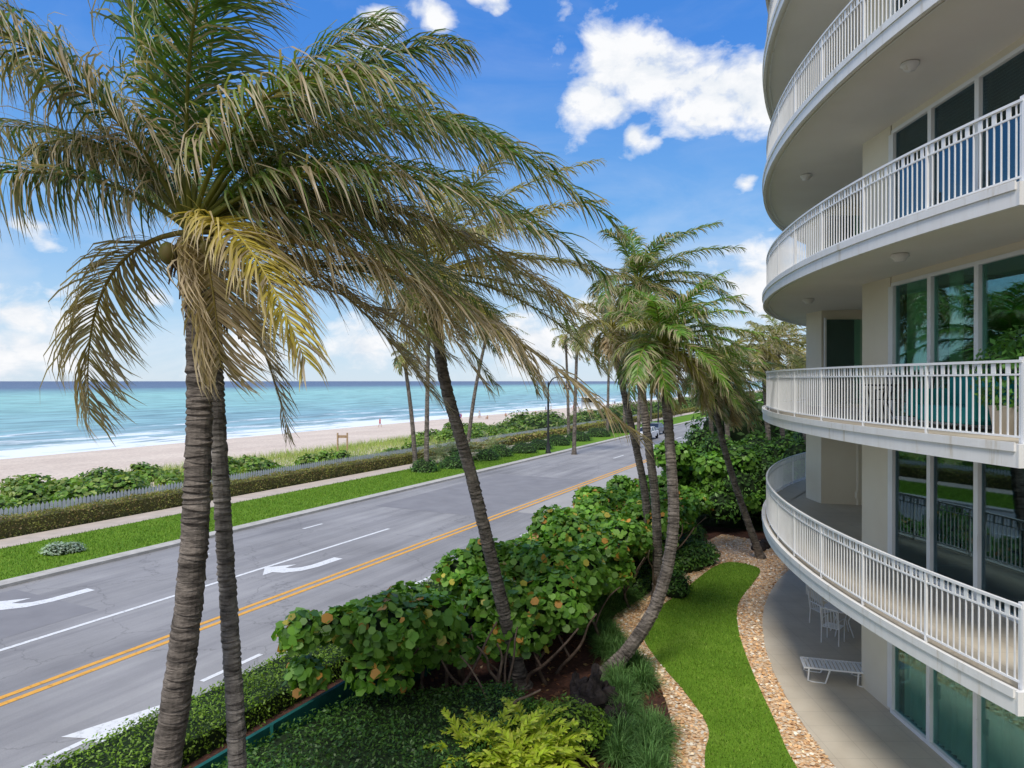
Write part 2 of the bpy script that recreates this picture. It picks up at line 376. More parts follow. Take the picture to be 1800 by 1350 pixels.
def catmull(pts,n=8,closed=False):
    out=[];m=len(pts)
    for i in range(m if closed else m-1):
        p=[Vector(pts[(i+k)%m]) if closed else Vector(pts[min(max(i+k,0),m-1)]) for k in(-1,0,1,2)]
        for j in range(n):
            u=j/n; out.append(.5*((2*p[1])+(-p[0]+p[2])*u+(2*p[0]-5*p[1]+4*p[2]-p[3])*u*u+(-p[0]+3*p[1]-3*p[2]+p[3])*u**3))
    if not closed: out.append(Vector(pts[-1]))
    return out
CX,CY,R=27.9,12.0,22.0
def arcp(phi,r=R): return (CX-r*math.cos(phi),CY+r*math.sin(phi))
PH0=math.asin((8.35-CY)/R); PH1=math.asin((29.2-CY)/R)
grav_left=[(8.3,29.6),(8.0,28.3),(5.97,24.7),(3.9,21.6),(2.95,20),(3.0,18.3),(3.4,16.15),(3.25,13.8),(2.85,12.35),(2.2,9),(1.8,3)]
gl=[tuple(p)[:2] for p in catmull([(a,b,0) for a,b in grav_left],8)]
arcg=[arcp(math.asin(max(-1,(y-CY)/R)),22.05) for y in np.linspace(3,27.6,30)]
gp=gl+arcg+[(11.6,29.2),(9.6,31.2)]
mb=MB(); mb.prism(gp[::-1],0,.10); mb.make("gravel_path",GRAVEL)
lawn_left=[(7.5,25.5),(5.68,22.7),(4.1,20.3),(3.6,18.7),(3.65,17.1),(3.9,15.2),(3.95,13.7),(3.5,12.35),(2.9,9),(2.6,3)]
lawn_right=[(4.9,3),(5.0,9),(5.15,12.35),(5.4,14),(5.8,16.5),(6.35,19.1),(7.15,21.5),(8.4,23.7),(9.2,25.4),(8.5,26.3)]
lp=[tuple(p)[:2] for p in catmull([(a,b,0) for a,b in lawn_left+lawn_right],7,True)]
mb=MB(); mb.prism(lp[::-1],.02,.125); mb.make("lawn",GRASS)
n=90000; P=np.stack([rng.uniform(2.5,9.6,n),rng.uniform(9,26.6,n),np.full(n,.12)],1); P=P[inpoly(P,lp)]
blades("lawn_grass_blades",P,.05,.02,GC)
n=26000; P=np.stack([rng.uniform(2,12,n),rng.uniform(10,31,n),np.full(n,.11)],1); P=P[inpoly(P,gp)&~inpoly(P,lp)]
T_ST=np.array([(-.5,-.3,0),(.2,-.5,.1),(.55,.1,.2),(.1,.5,.25),(-.45,.35,.15)])
V,F,k=scatter(P,np.tile([0,0,1.],(len(P),1)),rng.uniform(.04,.085,len(P)),T_ST,.25)
GST=leafmat("gravel_stone",0,.8,.2)
npmesh("gravel_stones",V,F,leafcol(len(P),[(.84,.55,.29),(.86,.68,.46),(.86,.78,.64),(.66,.38,.17),(.80,.50,.26)],k,.78,1.15),GST)

# ---------------------------------------------------------------- apartment building
bld=empty("apartment_building",(0,0,0))
DECKS=[3.28,6.3,9.5,12.7,15.9,19.1,22.3]
def sweep(mb,r0,r1,z0,z1,p0=PH0,p1=PH1,n=90):
    i=len(mb.v)
    for k in range(n+1):
        ph=p0+(p1-p0)*k/n
        for r,z in((r0,z0),(r1,z0),(r1,z1),(r0,z1)):
            x,y=arcp(ph,r); mb.v.append((x,y,z))
    for k in range(n):
        a=i+k*4
        for j in range(4): mb.f.append((a+j,a+(j+1)%4,a+4+(j+1)%4,a+4+j))
    mb.f.append((i,i+1,i+2,i+3)); mb.f.append((i+n*4+3,i+n*4+2,i+n*4+1,i+n*4))
    return mb
slab=MB();fas=MB();ceil=MB();rail=MB()
arc=[arcp(PH0+(PH1-PH0)*k/70,R-.02) for k in range(71)]
plate=arc+[(22,29.2),(22,-4),(7.98,-4),(7.98,8.35)]
mbp=MB(); mbp.prism([arcp(p,22.05) for p in np.linspace(math.asin((3-CY)/R),math.radians(60),60)]+[(22,31),(22,3)],0,.12); mbp.make("patio",PATIO)
for z in DECKS:
    slab.prism([p for p in plate],z-.20,z-.01)
    sweep(fas,R-.02+.002,R+.05,z-.26,z+.03)
    sweep(fas,R+.05,R+.075,z-.06,z+.05)
    x0,y0=arcp(PH0,R+.05)
    fas.box((x0+8)/2,8.35-.03,z-.115,8-x0,.06,.29)
    sweep(ceil,R-.14,R-.10,z-.225,z-.2)
for z in DECKS[:6]:
    rr=R-.06
    sweep(rail,rr-.025,rr+.025,z+1.03,z+1.065); sweep(rail,rr-.012,rr+.012,z+.87,z+.893); sweep(rail,rr-.015,rr+.015,z+.10,z+.125)
    L=(PH1-PH0)*rr; nb=int(L/.108)
    for k in range(nb+1):
        ph=PH0+(PH1-PH0)*k/nb; x,y=arcp(ph,rr)
        if k%15==0: rail.box(x,y,z+.52,.035,.035,1.02,-ph)
        else:
            rail.box(x,y,z+.495,.016,.016,.76,-ph)
            if k%2==0: rail.box(x,y,z+.96,.014,.065,.13,-ph)
            else: rail.box(x,y,z+.96,.014,.016,.13,-ph)
    x0,y0=arcp(PH0,rr)
    for zz,th,w in((1.045,.04,.05),(.88,.025,.025),(.115,.03,.03)): rail.box((x0+8)/2,y0+.02,z+zz,8-x0,w,th)
    for k in range(1,16): rail.box(x0+(8-x0)*k/16,y0+.02,z+.55,.016,.016,.95)
    rail.box(x0+.02,y0+.02,z+.55,.07,.07,1.1)
    x1,y1=arcp(PH1,rr)
    for zz,th,w in((1.045,.05,.06),(.875,.03,.03),(.115,.03,.03)): rail.box((x1+14.6)/2,y1-.02,z+zz,14.6-x1,w,th)
    for k in range(1,12): rail.box(x1+(14.6-x1)*k/12,y1-.02,z+.55,.018,.018,.95)
slab.make("floor_slabs",CEIL,bld); fas.make("slab_fascia",FASCIA,bld); ceil.make("drip_edge",FASCIA,bld)
rail.make("balcony_railings",WHITE,bld)
dk=MB()
for z in DECKS[:6]:
    dk.prism([arcp(PH0+(PH1-PH0)*k/60,R-.03) for k in range(61)]+[(14,29.1),(14,8.4)],z-.008,z)
dk.make("balcony_floors",PATIO,bld)
FL=[.12]+DECKS[:6]; TOP=[z-.20 for z in DECKS]
wall=MB();frame=MB();gls=MB();gld=MB();room=MB();cw=MB();cg=MB();bd=MB();lt=MB();pipe=MB()
def wavy(mb,x,y0,y1,z0,z1,amp=.05,per=.16):
    n=max(4,int((y1-y0)/.03)); i=len(mb.v)
    for k in range(n+1):
        y=y0+(y1-y0)*k/n; xx=x+amp*math.sin(2*math.pi*(y-y0)/per)+amp*.4*math.sin(y*9.1); mb.v+= [(xx,y,z0),(xx,y,z1)]
    for k in range(n): a=i+2*k; mb.f.append((a,a+2,a+3,a+1))
for fi,(z0,z1) in enumerate(zip(FL,TOP)):
    h=z1-z0; zm=(z0+z1)/2
    wall.prism([(8.0,14.45),(8.0,15.6),(11.0,15.6),(11.0,21.0),(9.65,21.3),(9.65,22.4),(11.0,22.6),(13.4,29.0),(21,29.0),(21,14.45)][::-1],z0,z1)
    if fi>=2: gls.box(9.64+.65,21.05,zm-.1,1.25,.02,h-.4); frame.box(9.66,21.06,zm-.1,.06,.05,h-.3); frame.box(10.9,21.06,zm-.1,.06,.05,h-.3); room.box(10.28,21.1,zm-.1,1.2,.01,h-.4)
    top=z1-.14
    wall.box(8.06,5.2,z1-.07,.12,18.4,.14)
    ys=[14.4-1.33*k for k in range(14)]
    frame.box(8.02,5.22,z0+.04,.10,18.3,.08); frame.box(8.02,5.22,top-.035,.10,18.3,.07)
    for k,y in enumerate(ys):
        w=.11 if k%3 else .17
        frame.box(8.02,y,(z0+.08+top-.07)/2,.09,w,top-.07-z0-.08)
        if k<13:
            yy=(y+ys[k+1])/2
            (gls if fi in(0,2) else gld).box(8.05,yy,(z0+top)/2,.012,1.33-.1,top-z0-.14)
            if k%3!=0: frame.box(7.955,y-.08,z0+1.05,.03,.025,.28)
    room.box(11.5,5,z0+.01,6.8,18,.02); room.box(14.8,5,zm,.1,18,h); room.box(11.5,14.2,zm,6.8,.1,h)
    if fi==0:
        for k in range(0,13): wavy(cw,8.2,ys[k+1],ys[k]-.1,z0+.05,top)
    elif fi==2:
        wavy(cg,8.17,13.15,14.3,z0+.05,top); wavy(cg,8.2,12.45,12.75,z0+.05,top); wavy(cg,8.2,11.85,12.05,z0+.05,top); wavy(cg,8.3,4,5,z0,top)
    elif fi==1: wavy(cw,9.2,6,7,z0+.05,top)
    elif fi>=3:
        for k in range(13):
            for q in range(int((top-z0)/.06)):
                bd.box(8.2,(ys[k]+ys[k+1])/2,z0+.05+q*.06,.035,1.2,.012)
wall.make("walls",CREAM,bld); frame.make("window_frames",WHITE,bld); gls.make("window_glass",GLASS,bld); gld.make("tinted_window_glass",GLASSD,bld)
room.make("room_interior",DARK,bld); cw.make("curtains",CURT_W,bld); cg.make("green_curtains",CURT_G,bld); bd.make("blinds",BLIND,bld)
for (x,y,zi) in ((6.75,11.6,12.48),(7.7,17.9,12.48),(6.7,11.8,9.28),(7.9,18.2,9.28),(6.9,12,6.08),(8.4,19.5,6.08),(8.9,19,3.06)):
    lt.lathe([(.14,zi+.01),(.15,zi-.03),(.11,zi-.06),(.09,zi-.11),(.0,zi-.12)],x,y,16)
lt.make("ceiling_lights",FASCIA,bld,True)
pipe.tube([(10.6,20.9,3.3),(10.6,20.9,6.0)],.045,8); pipe.box(10.6,20.9,3.6,.14,.12,.2); pipe.make("downpipe",CREAM,bld)

# furniture
def chair_outdoor(name,x,y,z,rot,mat):
    e=empty(name,(x,y,z)); e.rotation_euler=(0,0,rot); m=MB()
    for a in(-.22,.22):
        m.tube([(a,-.22,0),(a,-.22,.42),(a,-.22,.62),(a,.22,.64)],.016,6)
        m.tube([(a,.25,0),(a,.22,.42),(a,.32,.95)],.016,6)
    m.tube([(-.22,.32,.95),(.22,.32,.95)],.016,6)
    for k in range(6): m.tube([(-.18+.072*k,.23,.44),(-.18+.072*k,.32,.95)],.010,5)
    for k in range(8): m.box(0,-.2+.058*k,.43,.44,.035,.015)
    m.make("frame",mat,e); return e
def table(name,x,y,z,r,mat):
    e=empty(name,(x,y,z)); m=MB(); m.lathe([(0,.74),(r,.74),(r,.71),(0,.70)],0,0,24)
    for a in range(4):
        c,s=math.cos(a*1.57+.6),math.sin(a*1.57+.6); m.tube([(c*r*.75,s*r*.75,0),(c*r*.4,s*r*.4,.4),(c*r*.7,s*r*.7,.71)],.018,6)
    m.make("frame",mat,e); return e
table("patio_table",9.1,18.8,.12,.45,WHITE)
for a in (0.3,2.4,4.3): chair_outdoor("patio_chair",9.1+.75*math.sin(-a),18.8+.75*math.cos(a),.12,a,WHITE)
def lounger(x,y,z,rot):
    e=empty("chaise_lounge",(x,y,z)); e.rotation_euler=(0,0,rot); m=MB()
    for a in(-.3,.3):
        m.tube([(a,-.95,.32),(a,.35,.32),(a,.95,.52)],.022,8)
        for yy in(-.75,.3): m.tube([(a,yy-.1,.32),(a,yy-.12,.03),(a,yy,0),(a,yy+.25,.0),(a,yy+.35,.32)],.02,8)
    for k in range(22):
        yy=-.93+k*.087; zz=.33 if yy<.35 else .33+(yy-.35)*.33; m.box(0,yy,zz,.6,.06,.012)
    m.tube([(-.3,-.95,.32),(.3,-.95,.32)],.02,6); m.tube([(-.3,.95,.52),(.3,.95,.52)],.02,6)
    m.make("frame",WHITE,e)
lounger(7.8,15.9,.12,math.radians(-105))
table("balcony_table",7.1,13.3,6.3,.5,BLACKMETAL)
for dx,dy,r in((-.1,.9,0),(.2,-.85,3.1),(.55,.45,-.9)): chair_outdoor("balcony_chair",7.1+dx,13.3+dy,6.3,r,BLACKMETAL)
TEAL=flat("teal_cushion",(.02,.25,.24),.8,.2)
e=empty("balcony_sofa",(7.35,11.4,6.3)); m=MB(); m.box(.2,0,.25,.75,1.5,.28); m.box(.5,0,.62,.2,1.5,.5); m.box(.15,-.82,.42,.8,.16,.5); m.box(.15,.82,.42,.8,.16,.5); m.make("cushions",TEAL,e,False,.04)
def potted(x,y,z,h,r):
    e=empty("potted_plant",(0,0,0)); m=MB(); m.lathe([(0,z),(.17,z),(.24,z+.42),(.26,z+.45),(.22,z+.45),(.2,z+.4),(0,z+.4)],x,y,20)
    m.make("pot",flat("ceramic_pot",(.5,.45,.38)),e,True)
    foliage("leaves",[((x,y,z+h*.7),(r,r,h*.42)),((x+.1,y-.1,z+h),(r*.7,r*.7,h*.25))],260,.11,[(.10,.26,.05),(.15,.34,.06),(.07,.18,.04)],parent=e,core=False,zmin=-1)
potted(7.2,9.9,6.3,1.25,.42); potted(7.3,9.1,6.3,1.0,.35)

# ---------------------------------------------------------------- palms
def frond_np(P0,P1,P2,nl,L,w,green,tipc,wind,droop,spread=.8,damage=.0,u0=.16,segs=4):
    u=np.repeat(np.linspace(u0,1,nl),2); side=np.tile([1.,-1.],nl); m=len(u)
    u=u+rng.normal(0,.3/nl,m); u=np.clip(u,u0*.9,1)
    P0,P1,P2=map(np.array,(P0,P1,P2)); a=((1-u)**2)[:,None];b=(2*u*(1-u))[:,None];c=(u*u)[:,None]
    p=a*P0+b*P1+c*P2; T=nrm(2*(1-u)[:,None]*(P1-P0)+2*u[:,None]*(P2-P1))
    ax=nrm(np.cross(P1-P0,P2-P0)+1e-6)
    hor=np.cross(T,[0,0,1.]); hor=np.where(np.linalg.norm(hor,axis=1,keepdims=True)<.25,ax,hor)
    S=nrm(hor); U=nrm(np.cross(S,T))
    prof=np.sin(np.pi*np.clip(.13+.80*u,0,1))**.55
    ln=L*prof*rng.uniform(.75,1.12,m)
    D=nrm(S*side[:,None]*(spread+rng.normal(0,.10,(m,1)))+T*(.45+.5*u[:,None])+U*.18+rng.normal(0,.10,(m,3)))
    g=np.array([0,0,-1.]); wd=np.array(wind)
    pts=[p]; cur=p.copy(); d=D
    dr=droop*rng.uniform(.4,1.8,(m,1))
    for k in range(segs):
        cur=cur+d*(ln/segs)[:,None]; pts.append(cur); d=nrm(d+(g*dr+wd*rng.uniform(.3,1.5,(m,1)))*(.45+.3*k)+rng.normal(0,.07,(m,3)))
    ws=np.interp(np.linspace(0,1,segs+1),[0,.25,.6,.85,1],[.5,1,.85,.45,.05])
    Wd=nrm(np.cross(D,U)+rng.normal(0,.3,(m,3)))
    V=np.zeros((m,(segs+1)*2,3)); C=np.zeros((m,(segs+1)*2,3))
    green=np.array(green); tipc=np.array(tipc)
    base=green*rng.uniform(.65,1.4,(m,1)); dead=rng.uniform(0,1,m)<damage
    base=np.where(dead[:,None],tipc*rng.uniform(.6,1.1,(m,1)),base)
    bl=rng.uniform(.0,1.,(m,1))
    for k in range(segs+1):
        V[:,2*k]=pts[k]-Wd*w*ws[k]/2; V[:,2*k+1]=pts[k]+Wd*w*ws[k]/2
        f=np.clip((k/segs-.3)*2.1*bl,0,1); cc=base*(1-f)+tipc*f; C[:,2*k]=cc; C[:,2*k+1]=cc
    kv=(segs+1)*2; base_i=(np.arange(m)*kv)[:,None]
    F=np.concatenate([base_i+np.array([[2*k,2*k+1,2*k+3,2*k+2]]) for k in range(segs)],0)
    return V.reshape(-1,3),F,C.reshape(-1,3)
def rachis_np(P0,P1,P2,r0,r1,col,n=16,k=5):
    P0,P1,P2=map(np.array,(P0,P1,P2)); u=np.linspace(0,1,n)[:,None]
    p=(1-u)**2*P0+2*u*(1-u)*P1+u*u*P2; T=nrm(2*(1-u)*(P1-P0)+2*u*(P2-P1)); A=nrm(np.cross(T,[.13,.3,1.])); B=np.cross(T,A)
    r=(r0+(r1-r0)*u**.6); ang=np.linspace(0,2*np.pi,k,endpoint=False)
    V=p[:,None]+r[:,None]*(np.cos(ang)[None,:,None]*A[:,None]+np.sin(ang)[None,:,None]*B[:,None])
    i=np.arange(n-1)[:,None]*k; j=np.arange(k)[None]; a=(i+j).ravel(); b=(i+(j+1)%k).ravel()
    F=np.stack([a,b,b+k,a+k],1); C=np.tile(np.array(col),(n*k,1)); return V.reshape(-1,3),F,C
GREENS=[(.085,.18,.03),(.11,.21,.035),(.07,.145,.03),(.14,.225,.04)]
YEL=(.52,.43,.08); BROWN=(.42,.31,.19); TIP=(.54,.44,.30)
def build_palm(path,rad,fronds,crown,nl=60,L=.75,w=.04,trunkmat=TRUNK,ring=.10,coco=7,nsides=12,scale=1.0,rach=.035,segs=4):
    e=empty("coconut_palm",(0,0,0))
    pts=catmull(path,10); ds=[0]
    for a,b in zip(pts,pts[1:]): ds.append(ds[-1]+(b-a).length)
    tot=ds[-1]; P=[];Rr=[]; nst=int(tot/ring)
    for k in range(nst+1):
        for sub,(off,mul) in enumerate(((0,1.035),(.7,.955))):
            d=(k+off)*ring
            if d>tot: continue
            j=max(0,min(len(ds)-2,int(np.searchsorted(ds,d))-1)); f=(d-ds[j])/max(1e-6,ds[j+1]-ds[j]); p=pts[j].lerp(pts[j+1],f)
            q=d/tot; r=rad[0]+(rad[1]-rad[0])*q; r+=rad[0]*.5*math.exp(-d/.35)
            P.append(p+Vector((random.uniform(-.008,.008),random.uniform(-.008,.008),0))); Rr.append(r*mul*random.uniform(.96,1.04))
    m=MB(); m.tube(P,Rr,nsides); m.make("trunk",trunkmat,e,False)
    m=MB(); top=Vector(path[-1]); c=Vector(crown)
    m.tube([top-Vector((0,0,.35*scale)),top,top.lerp(c,.5),c],[rad[1]*1.05,rad[1]*1.3,rad[1]*1.5,rad[1]*.6],10)
    for k in range(16):
        a=random.uniform(0,6.28); l=random.uniform(.25,.55)*scale; d=Vector((math.cos(a),math.sin(a),0))
        m.tube([c+d*.05*scale-Vector((0,0,.25*scale)),c+d*(.22*scale)-Vector((0,0,.25*scale)),c+d*.3*scale-Vector((0,0,.25*scale+l))],[.03*scale,.03*scale,.008],5)
    m.make("crown_fibre",FIBRE,e)
    if coco:
        m=MB()
        for k in range(coco):
            a=random.uniform(0,6.28); q=c+Vector((math.cos(a)*.26,math.sin(a)*.26,random.uniform(-.35,-.1)))*scale
            m.blob(q,(.10*scale,.10*scale,.13*scale),10,8)
        m.make("coconuts",COCO,e,True)
    Vs=[];Fs=[];Cs=[];off=0
    for fr in fronds:
        P1,P2,g,tp,wind,droop,dmg=fr[:7]; k=fr[7] if len(fr)>7 else 1.0
        for V,F,C in (frond_np(crown,P1,P2,nl,L*k,w,g,tp,wind,droop,damage=dmg,segs=segs),rachis_np(crown,P1,P2,rach,.006,tuple(.5*x+.4*y for x,y in zip(g,YEL)))):
            Vs.append(V);Fs.append(F+off);Cs.append(C);off+=len(V)
    npmesh("fronds",np.concatenate(Vs),np.concatenate(Fs),np.concatenate(Cs),PALM,e)
    return e
def auto_fronds(c,n,Lf,wind=.25,seed=0,elmax=80,elmin=-45,yel=.12,tint=None,droop=.5):
    Rn=random.Random(seed); out=[]; c=Vector(c)
    for i in range(n):
        q=i/(n-1); az=i*2.39996+Rn.uniform(-.2,.2); el=math.radians(elmax+(elmin-elmax)*q**.9+Rn.uniform(-8,8)); l=Lf*Rn.uniform(.85,1.1)*(1-.15*abs(q-.5))
        el2=el-math.radians(60+22*q+Rn.uniform(-8,8))
        W=Vector((wind*l,0,0))
        P1=c+Vector((math.cos(az)*math.cos(el),math.sin(az)*math.cos(el),math.sin(el)))*l*.5+W*.3
        P2=P1+Vector((math.cos(az)*math.cos(el2),math.sin(az)*math.cos(el2),math.sin(el2)))*l*.5+W*.8
        g=Rn.choice(GREENS)
        if tint: g=tuple(a*.5+b*.5 for a,b in zip(g,tint))
        dmg=.07+.25*q
        if q>.8 and Rn.random()<.5: g=tuple(a*.4+b*.6 for a,b in zip(g,YEL)); dmg=.35
        if q>.82 and Rn.random()<.6: g=BROWN; dmg=.6
        if Rn.random()<yel: g=tuple(a*.6+b*.4 for a,b in zip(g,YEL))
        out.append((tuple(P1),tuple(P2),g,TIP,(wind*.9,0,0),droop,dmg))
    return out
cA=Vector((-3.75,8.0,CAMZ+1.75))
specA=[
((1.5,-.6,2.6),(4.75,-.9,-.05),0,.85,.10),((1.4,.8,2.3),(3.6,1.2,1.5),1,.7,.25),((.7,.5,2.2),(2.1,.8,2.9),0,.5,.15),
((.1,.1,2.3),(.7,-.2,3.9),2,.45,.05),((-.5,.4,2.0),(-.9,.6,3.7),1,.45,.1),((-.9,-.4,2.0),(-2.3,-.7,2.6),0,.8,.5),
((-1.2,.3,1.5),(-3.0,.5,1.4),1,.8,.55),((-1.1,-.3,1.0),(-2.9,-.6,.3),2,1.0,.3),((-1.5,.2,-.05),(-1.45,.4,-2.15),4,.35,.65),
((1.9,.7,1.5),(4.6,1.3,-1.0),3,.8,.3),((2.5,-.3,.0),(5.0,-.5,-2.25),4,.8,.75),((.85,-.9,.35),(1.75,-1.4,-1.55),5,.22,.2),
((2.0,-.2,1.8),(4.8,.1,-.45),0,.9,.10),((1.0,-1.2,1.8),(2.9,-1.6,1.0),3,.8,.2),((.4,1.6,1.8),(1.4,3.6,1.4),2,.5,.05),
((-.8,1.5,1.5),(-1.8,3.3,1.2),1,.5,.1),((1.6,1.6,.8),(3.4,3.3,-.6),2,.7,.2),
((1.8,-.8,1.1),(3.9,-1.2,-.2),1,.8,.2),((-.4,-1.0,1.6),(-1.6,-1.9,1.7),2,.8,.45),((.2,-.9,2.2),(1.2,-1.6,2.9),0,.6,.12),
((1.2,.6,.2),(2.7,.9,-1.9),4,.5,.8),((-.3,-.6,2.3),(-.6,-1.2,3.6),1,.5,.15),((-1.3,-.2,1.9),(-3.3,-.2,2.5),2,.8,.45),
((.35,-.3,-.1),(.55,-.5,-1.6),4,.3,.8),
((1.7,.2,2.1),(4.2,.3,.9),1,.75,.15),((.9,.2,.9),(2.4,.3,.1),2,.7,.2),((-.6,.1,1.4),(-1.8,.0,.9),2,.8,.5),((1.3,.4,2.4),(3.1,.2,2.3),2,.7,.15),((2.1,.3,1.1),(4.4,.8,-.7),4,.8,.7),((1.6,-.2,.6),(3.3,-.4,-1.0),3,.7,.5)]
colsA=[GREENS[0],GREENS[1],GREENS[2],GREENS[3],(.34,.27,.11),YEL]
frA=[(tuple(cA+Vector(a)),tuple(cA+Vector(b)),colsA[k],TIP,(.45,0,-.05) if k!=5 else (.10,0,-.15),dr,dm,1.15 if k!=5 else .9) for a,b,k,dr,dm in specA]
build_palm([(-4.45,8,0),(-4.3,8,1.6),(-4.05,8,2.7),(-3.78,8,4.6),(-3.68,8,6.2),(-3.67,8,7.6),(-3.74,8,8.45)],(.18,.135),frA,tuple(cA),nl=120,L=.98,w=.027,ring=.07,coco=9,nsides=18,rach=.042,segs=5)
cB=Vector((-3.8,8.8,CAMZ+1.2))
frB=[(tuple(cB+Vector(a)),tuple(cB+Vector(b)),c,TIP,(.35,0,0),.55,dm) for a,b,c,dm in (((1.2,.6,.5),(3.0,.9,-.9),BROWN,.5),((.4,.3,-.1),(.75,.5,-1.9),BROWN,.7),((.9,1.2,1.0),(2.2,2.4,.1),GREENS[3],.3),((-.4,1.3,.8),(-1.2,2.4,-.3),GREENS[1],.3),((.2,1.4,1.4),(.6,2.8,1.2),GREENS[0],.1),((1.5,-.1,.7),(3.4,-.1,-.4),GREENS[3],.3))]
build_palm([(-3.42,8.6,0),(-3.48,8.6,2.6),(-3.62,8.6,5),(-3.72,8.6,6.8),(-3.8,8.7,8.1)],(.12,.095),frB,tuple(cB),nl=75,L=.75,w=.028,trunkmat=TRUNKG,ring=.07,coco=0)
def mpalm(path,c,n,Lf,seed,rad=(.16,.11),nl=60,L=.72,w=.036,wind=.3,elmax=80,elmin=-45,yel=.15,tint=None,coco=4,sc=1.0,droop=.6):
    build_palm(path,rad,auto_fronds(c,n,Lf,wind,seed,elmax,elmin,yel,tint,droop),c,nl=nl,L=L,w=w,coco=coco,nsides=10,scale=sc,ring=.09)
mpalm([(.25,15.8,0),(-.25,15.3,2.2),(-.85,14.6,5),(-1.4,14,7.2),(-1.57,13.8,9.0)],(-1.6,13.8,9.25),30,3.4,11,yel=.5,tint=(.26,.23,.07),wind=.4,nl=70,droop=.7,elmin=-35,w=.034)
mpalm([(2.1,16.2,0),(2.9,16.2,.9),(3.5,16.2,2.0),(3.85,16.3,3.6),(3.85,16.6,5.4),(3.75,17,7.7)],(3.75,17,8.0),36,2.5,12,rad=(.17,.11),elmax=85,elmin=-35,tint=(.15,.36,.04),yel=.05,wind=.2,L=.68)
mpalm([(4.7,22,0),(4.6,21.8,3),(4.2,21.3,5.6),(3.85,21,8),(3.8,21,9.7)],(3.85,21,10.1),28,3.0,13,tint=(.16,.29,.06),w=.042)
mpalm([(5.2,25.5,0),(4.9,25.2,3),(4.2,24.7,6),(3.6,24.5,8.6)],(3.6,24.5,9.0),24,2.9,14,yel=.5,tint=(.28,.24,.08),w=.042)
mpalm([(9.9,27,0),(9.2,26.6,1.6),(8.3,26,3.8),(7.7,25.5,5.6),(7.5,25.3,6.8)],(7.5,25.3,7.1),26,2.4,15,rad=(.15,.1),w=.042,tint=(.15,.28,.06))
for i,(x,y,h,l,tn) in enumerate(((13.2,36,8.8,3.2,(.40,.32,.14)),(15.5,40,9.6,3.4,(.30,.29,.12)),(12,42,7.6,3.0,(.18,.25,.08)),(18.5,44,9.0,3.4,(.38,.3,.14)),(10.5,47,9.2,3.2,(.22,.25,.09)),(16,52,8.6,3.4,None),(14,33,7.2,2.6,(.32,.29,.11)),(11.7,38,8.3,3,(.36,.3,.12)))):
    mpalm([(x+.6,y,0),(x+.3,y,h*.5),(x,y,h-.3)],(x,y,h),20,l,30+i,nl=32,w=.065,tint=tn,yel=.35,coco=0)
for i,(x,y,h,dx,l) in enumerate(((-7.6,54,9.0,-.9,2.3),(-6.6,52.5,11.2,.2,2.9),(-4.3,64.5,12.2,2.0,3.8),(7.0,84,12.6,-.4,4.0),(12.3,88,12.8,.3,4.2),(16.5,100,13,-.3,4.2),(6.0,66,11.2,.3,3.2),(13.3,72,11.5,.3,3.6),(20.5,110,12,0,4),(24,118,12.5,.4,4.2),(29,130,13,0,4.4))):
    mpalm([(x,y,0),(x+dx*.4,y,h*.5),(x+dx,y,h-.3)],(x+dx,y,h),18,l,60+i,nl=22,w=.10 if y>70 else .08,rad=(.2,.13),coco=0,sc=1.0,yel=.3,tint=(.18,.25,.09))

# ---------------------------------------------------------------- hedges & shrubs
SG=[(.13,.29,.03),(.18,.37,.045),(.09,.22,.03),(.24,.43,.08),(.14,.31,.035),(.17,.33,.04)]
SGx=SG*6+[(.60,.30,.06),(.52,.45,.08)]
Rn=random.Random(3); ells=[]
for k in range(200):
    s=Rn.uniform(9.8,33.5); t=Rn.uniform(6.3,9.9)
    if s<14: t=Rn.uniform(7.4,9.9)
    z=Rn.uniform(1.25,2.2)+.2*math.sin(s*1.3); r=Rn.uniform(.28,.72); x,y,_=ST(s,t); ells.append(((x,y,z),(r,r,r*.8)))
sg=empty("sea_grape_hedge")
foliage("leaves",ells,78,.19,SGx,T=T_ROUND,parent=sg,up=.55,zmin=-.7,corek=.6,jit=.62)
mb=MB()
for k in range(46):
    s=Rn.uniform(11.5,32); t=Rn.uniform(5.9,8.6); x,y,_=ST(s,t); q=Vector((x,y,.03)); pts=[q]; dx,dy=Rn.uniform(-.2,.2),Rn.uniform(-.2,.2)
    for j in range(6): q=q+Vector((dx+Rn.uniform(-.1,.1),dy+Rn.uniform(-.1,.1),Rn.uniform(.2,.36))); pts.append(q.copy())
    mb.tube(catmull(pts,3),[.05-.0017*j for j in range(19)],6)
    q=pts[2].copy(); pp=[q.copy()]; dx,dy=-dx,-dy
    for j in range(4): q=q+Vector((dx+Rn.uniform(-.1,.1),dy+Rn.uniform(-.1,.1),Rn.uniform(.2,.4))); pp.append(q.copy())
    mb.tube(catmull(pp,3),[.033-.0015*j for j in range(13)],6)
mb.make("branches",BARK,sg,True)
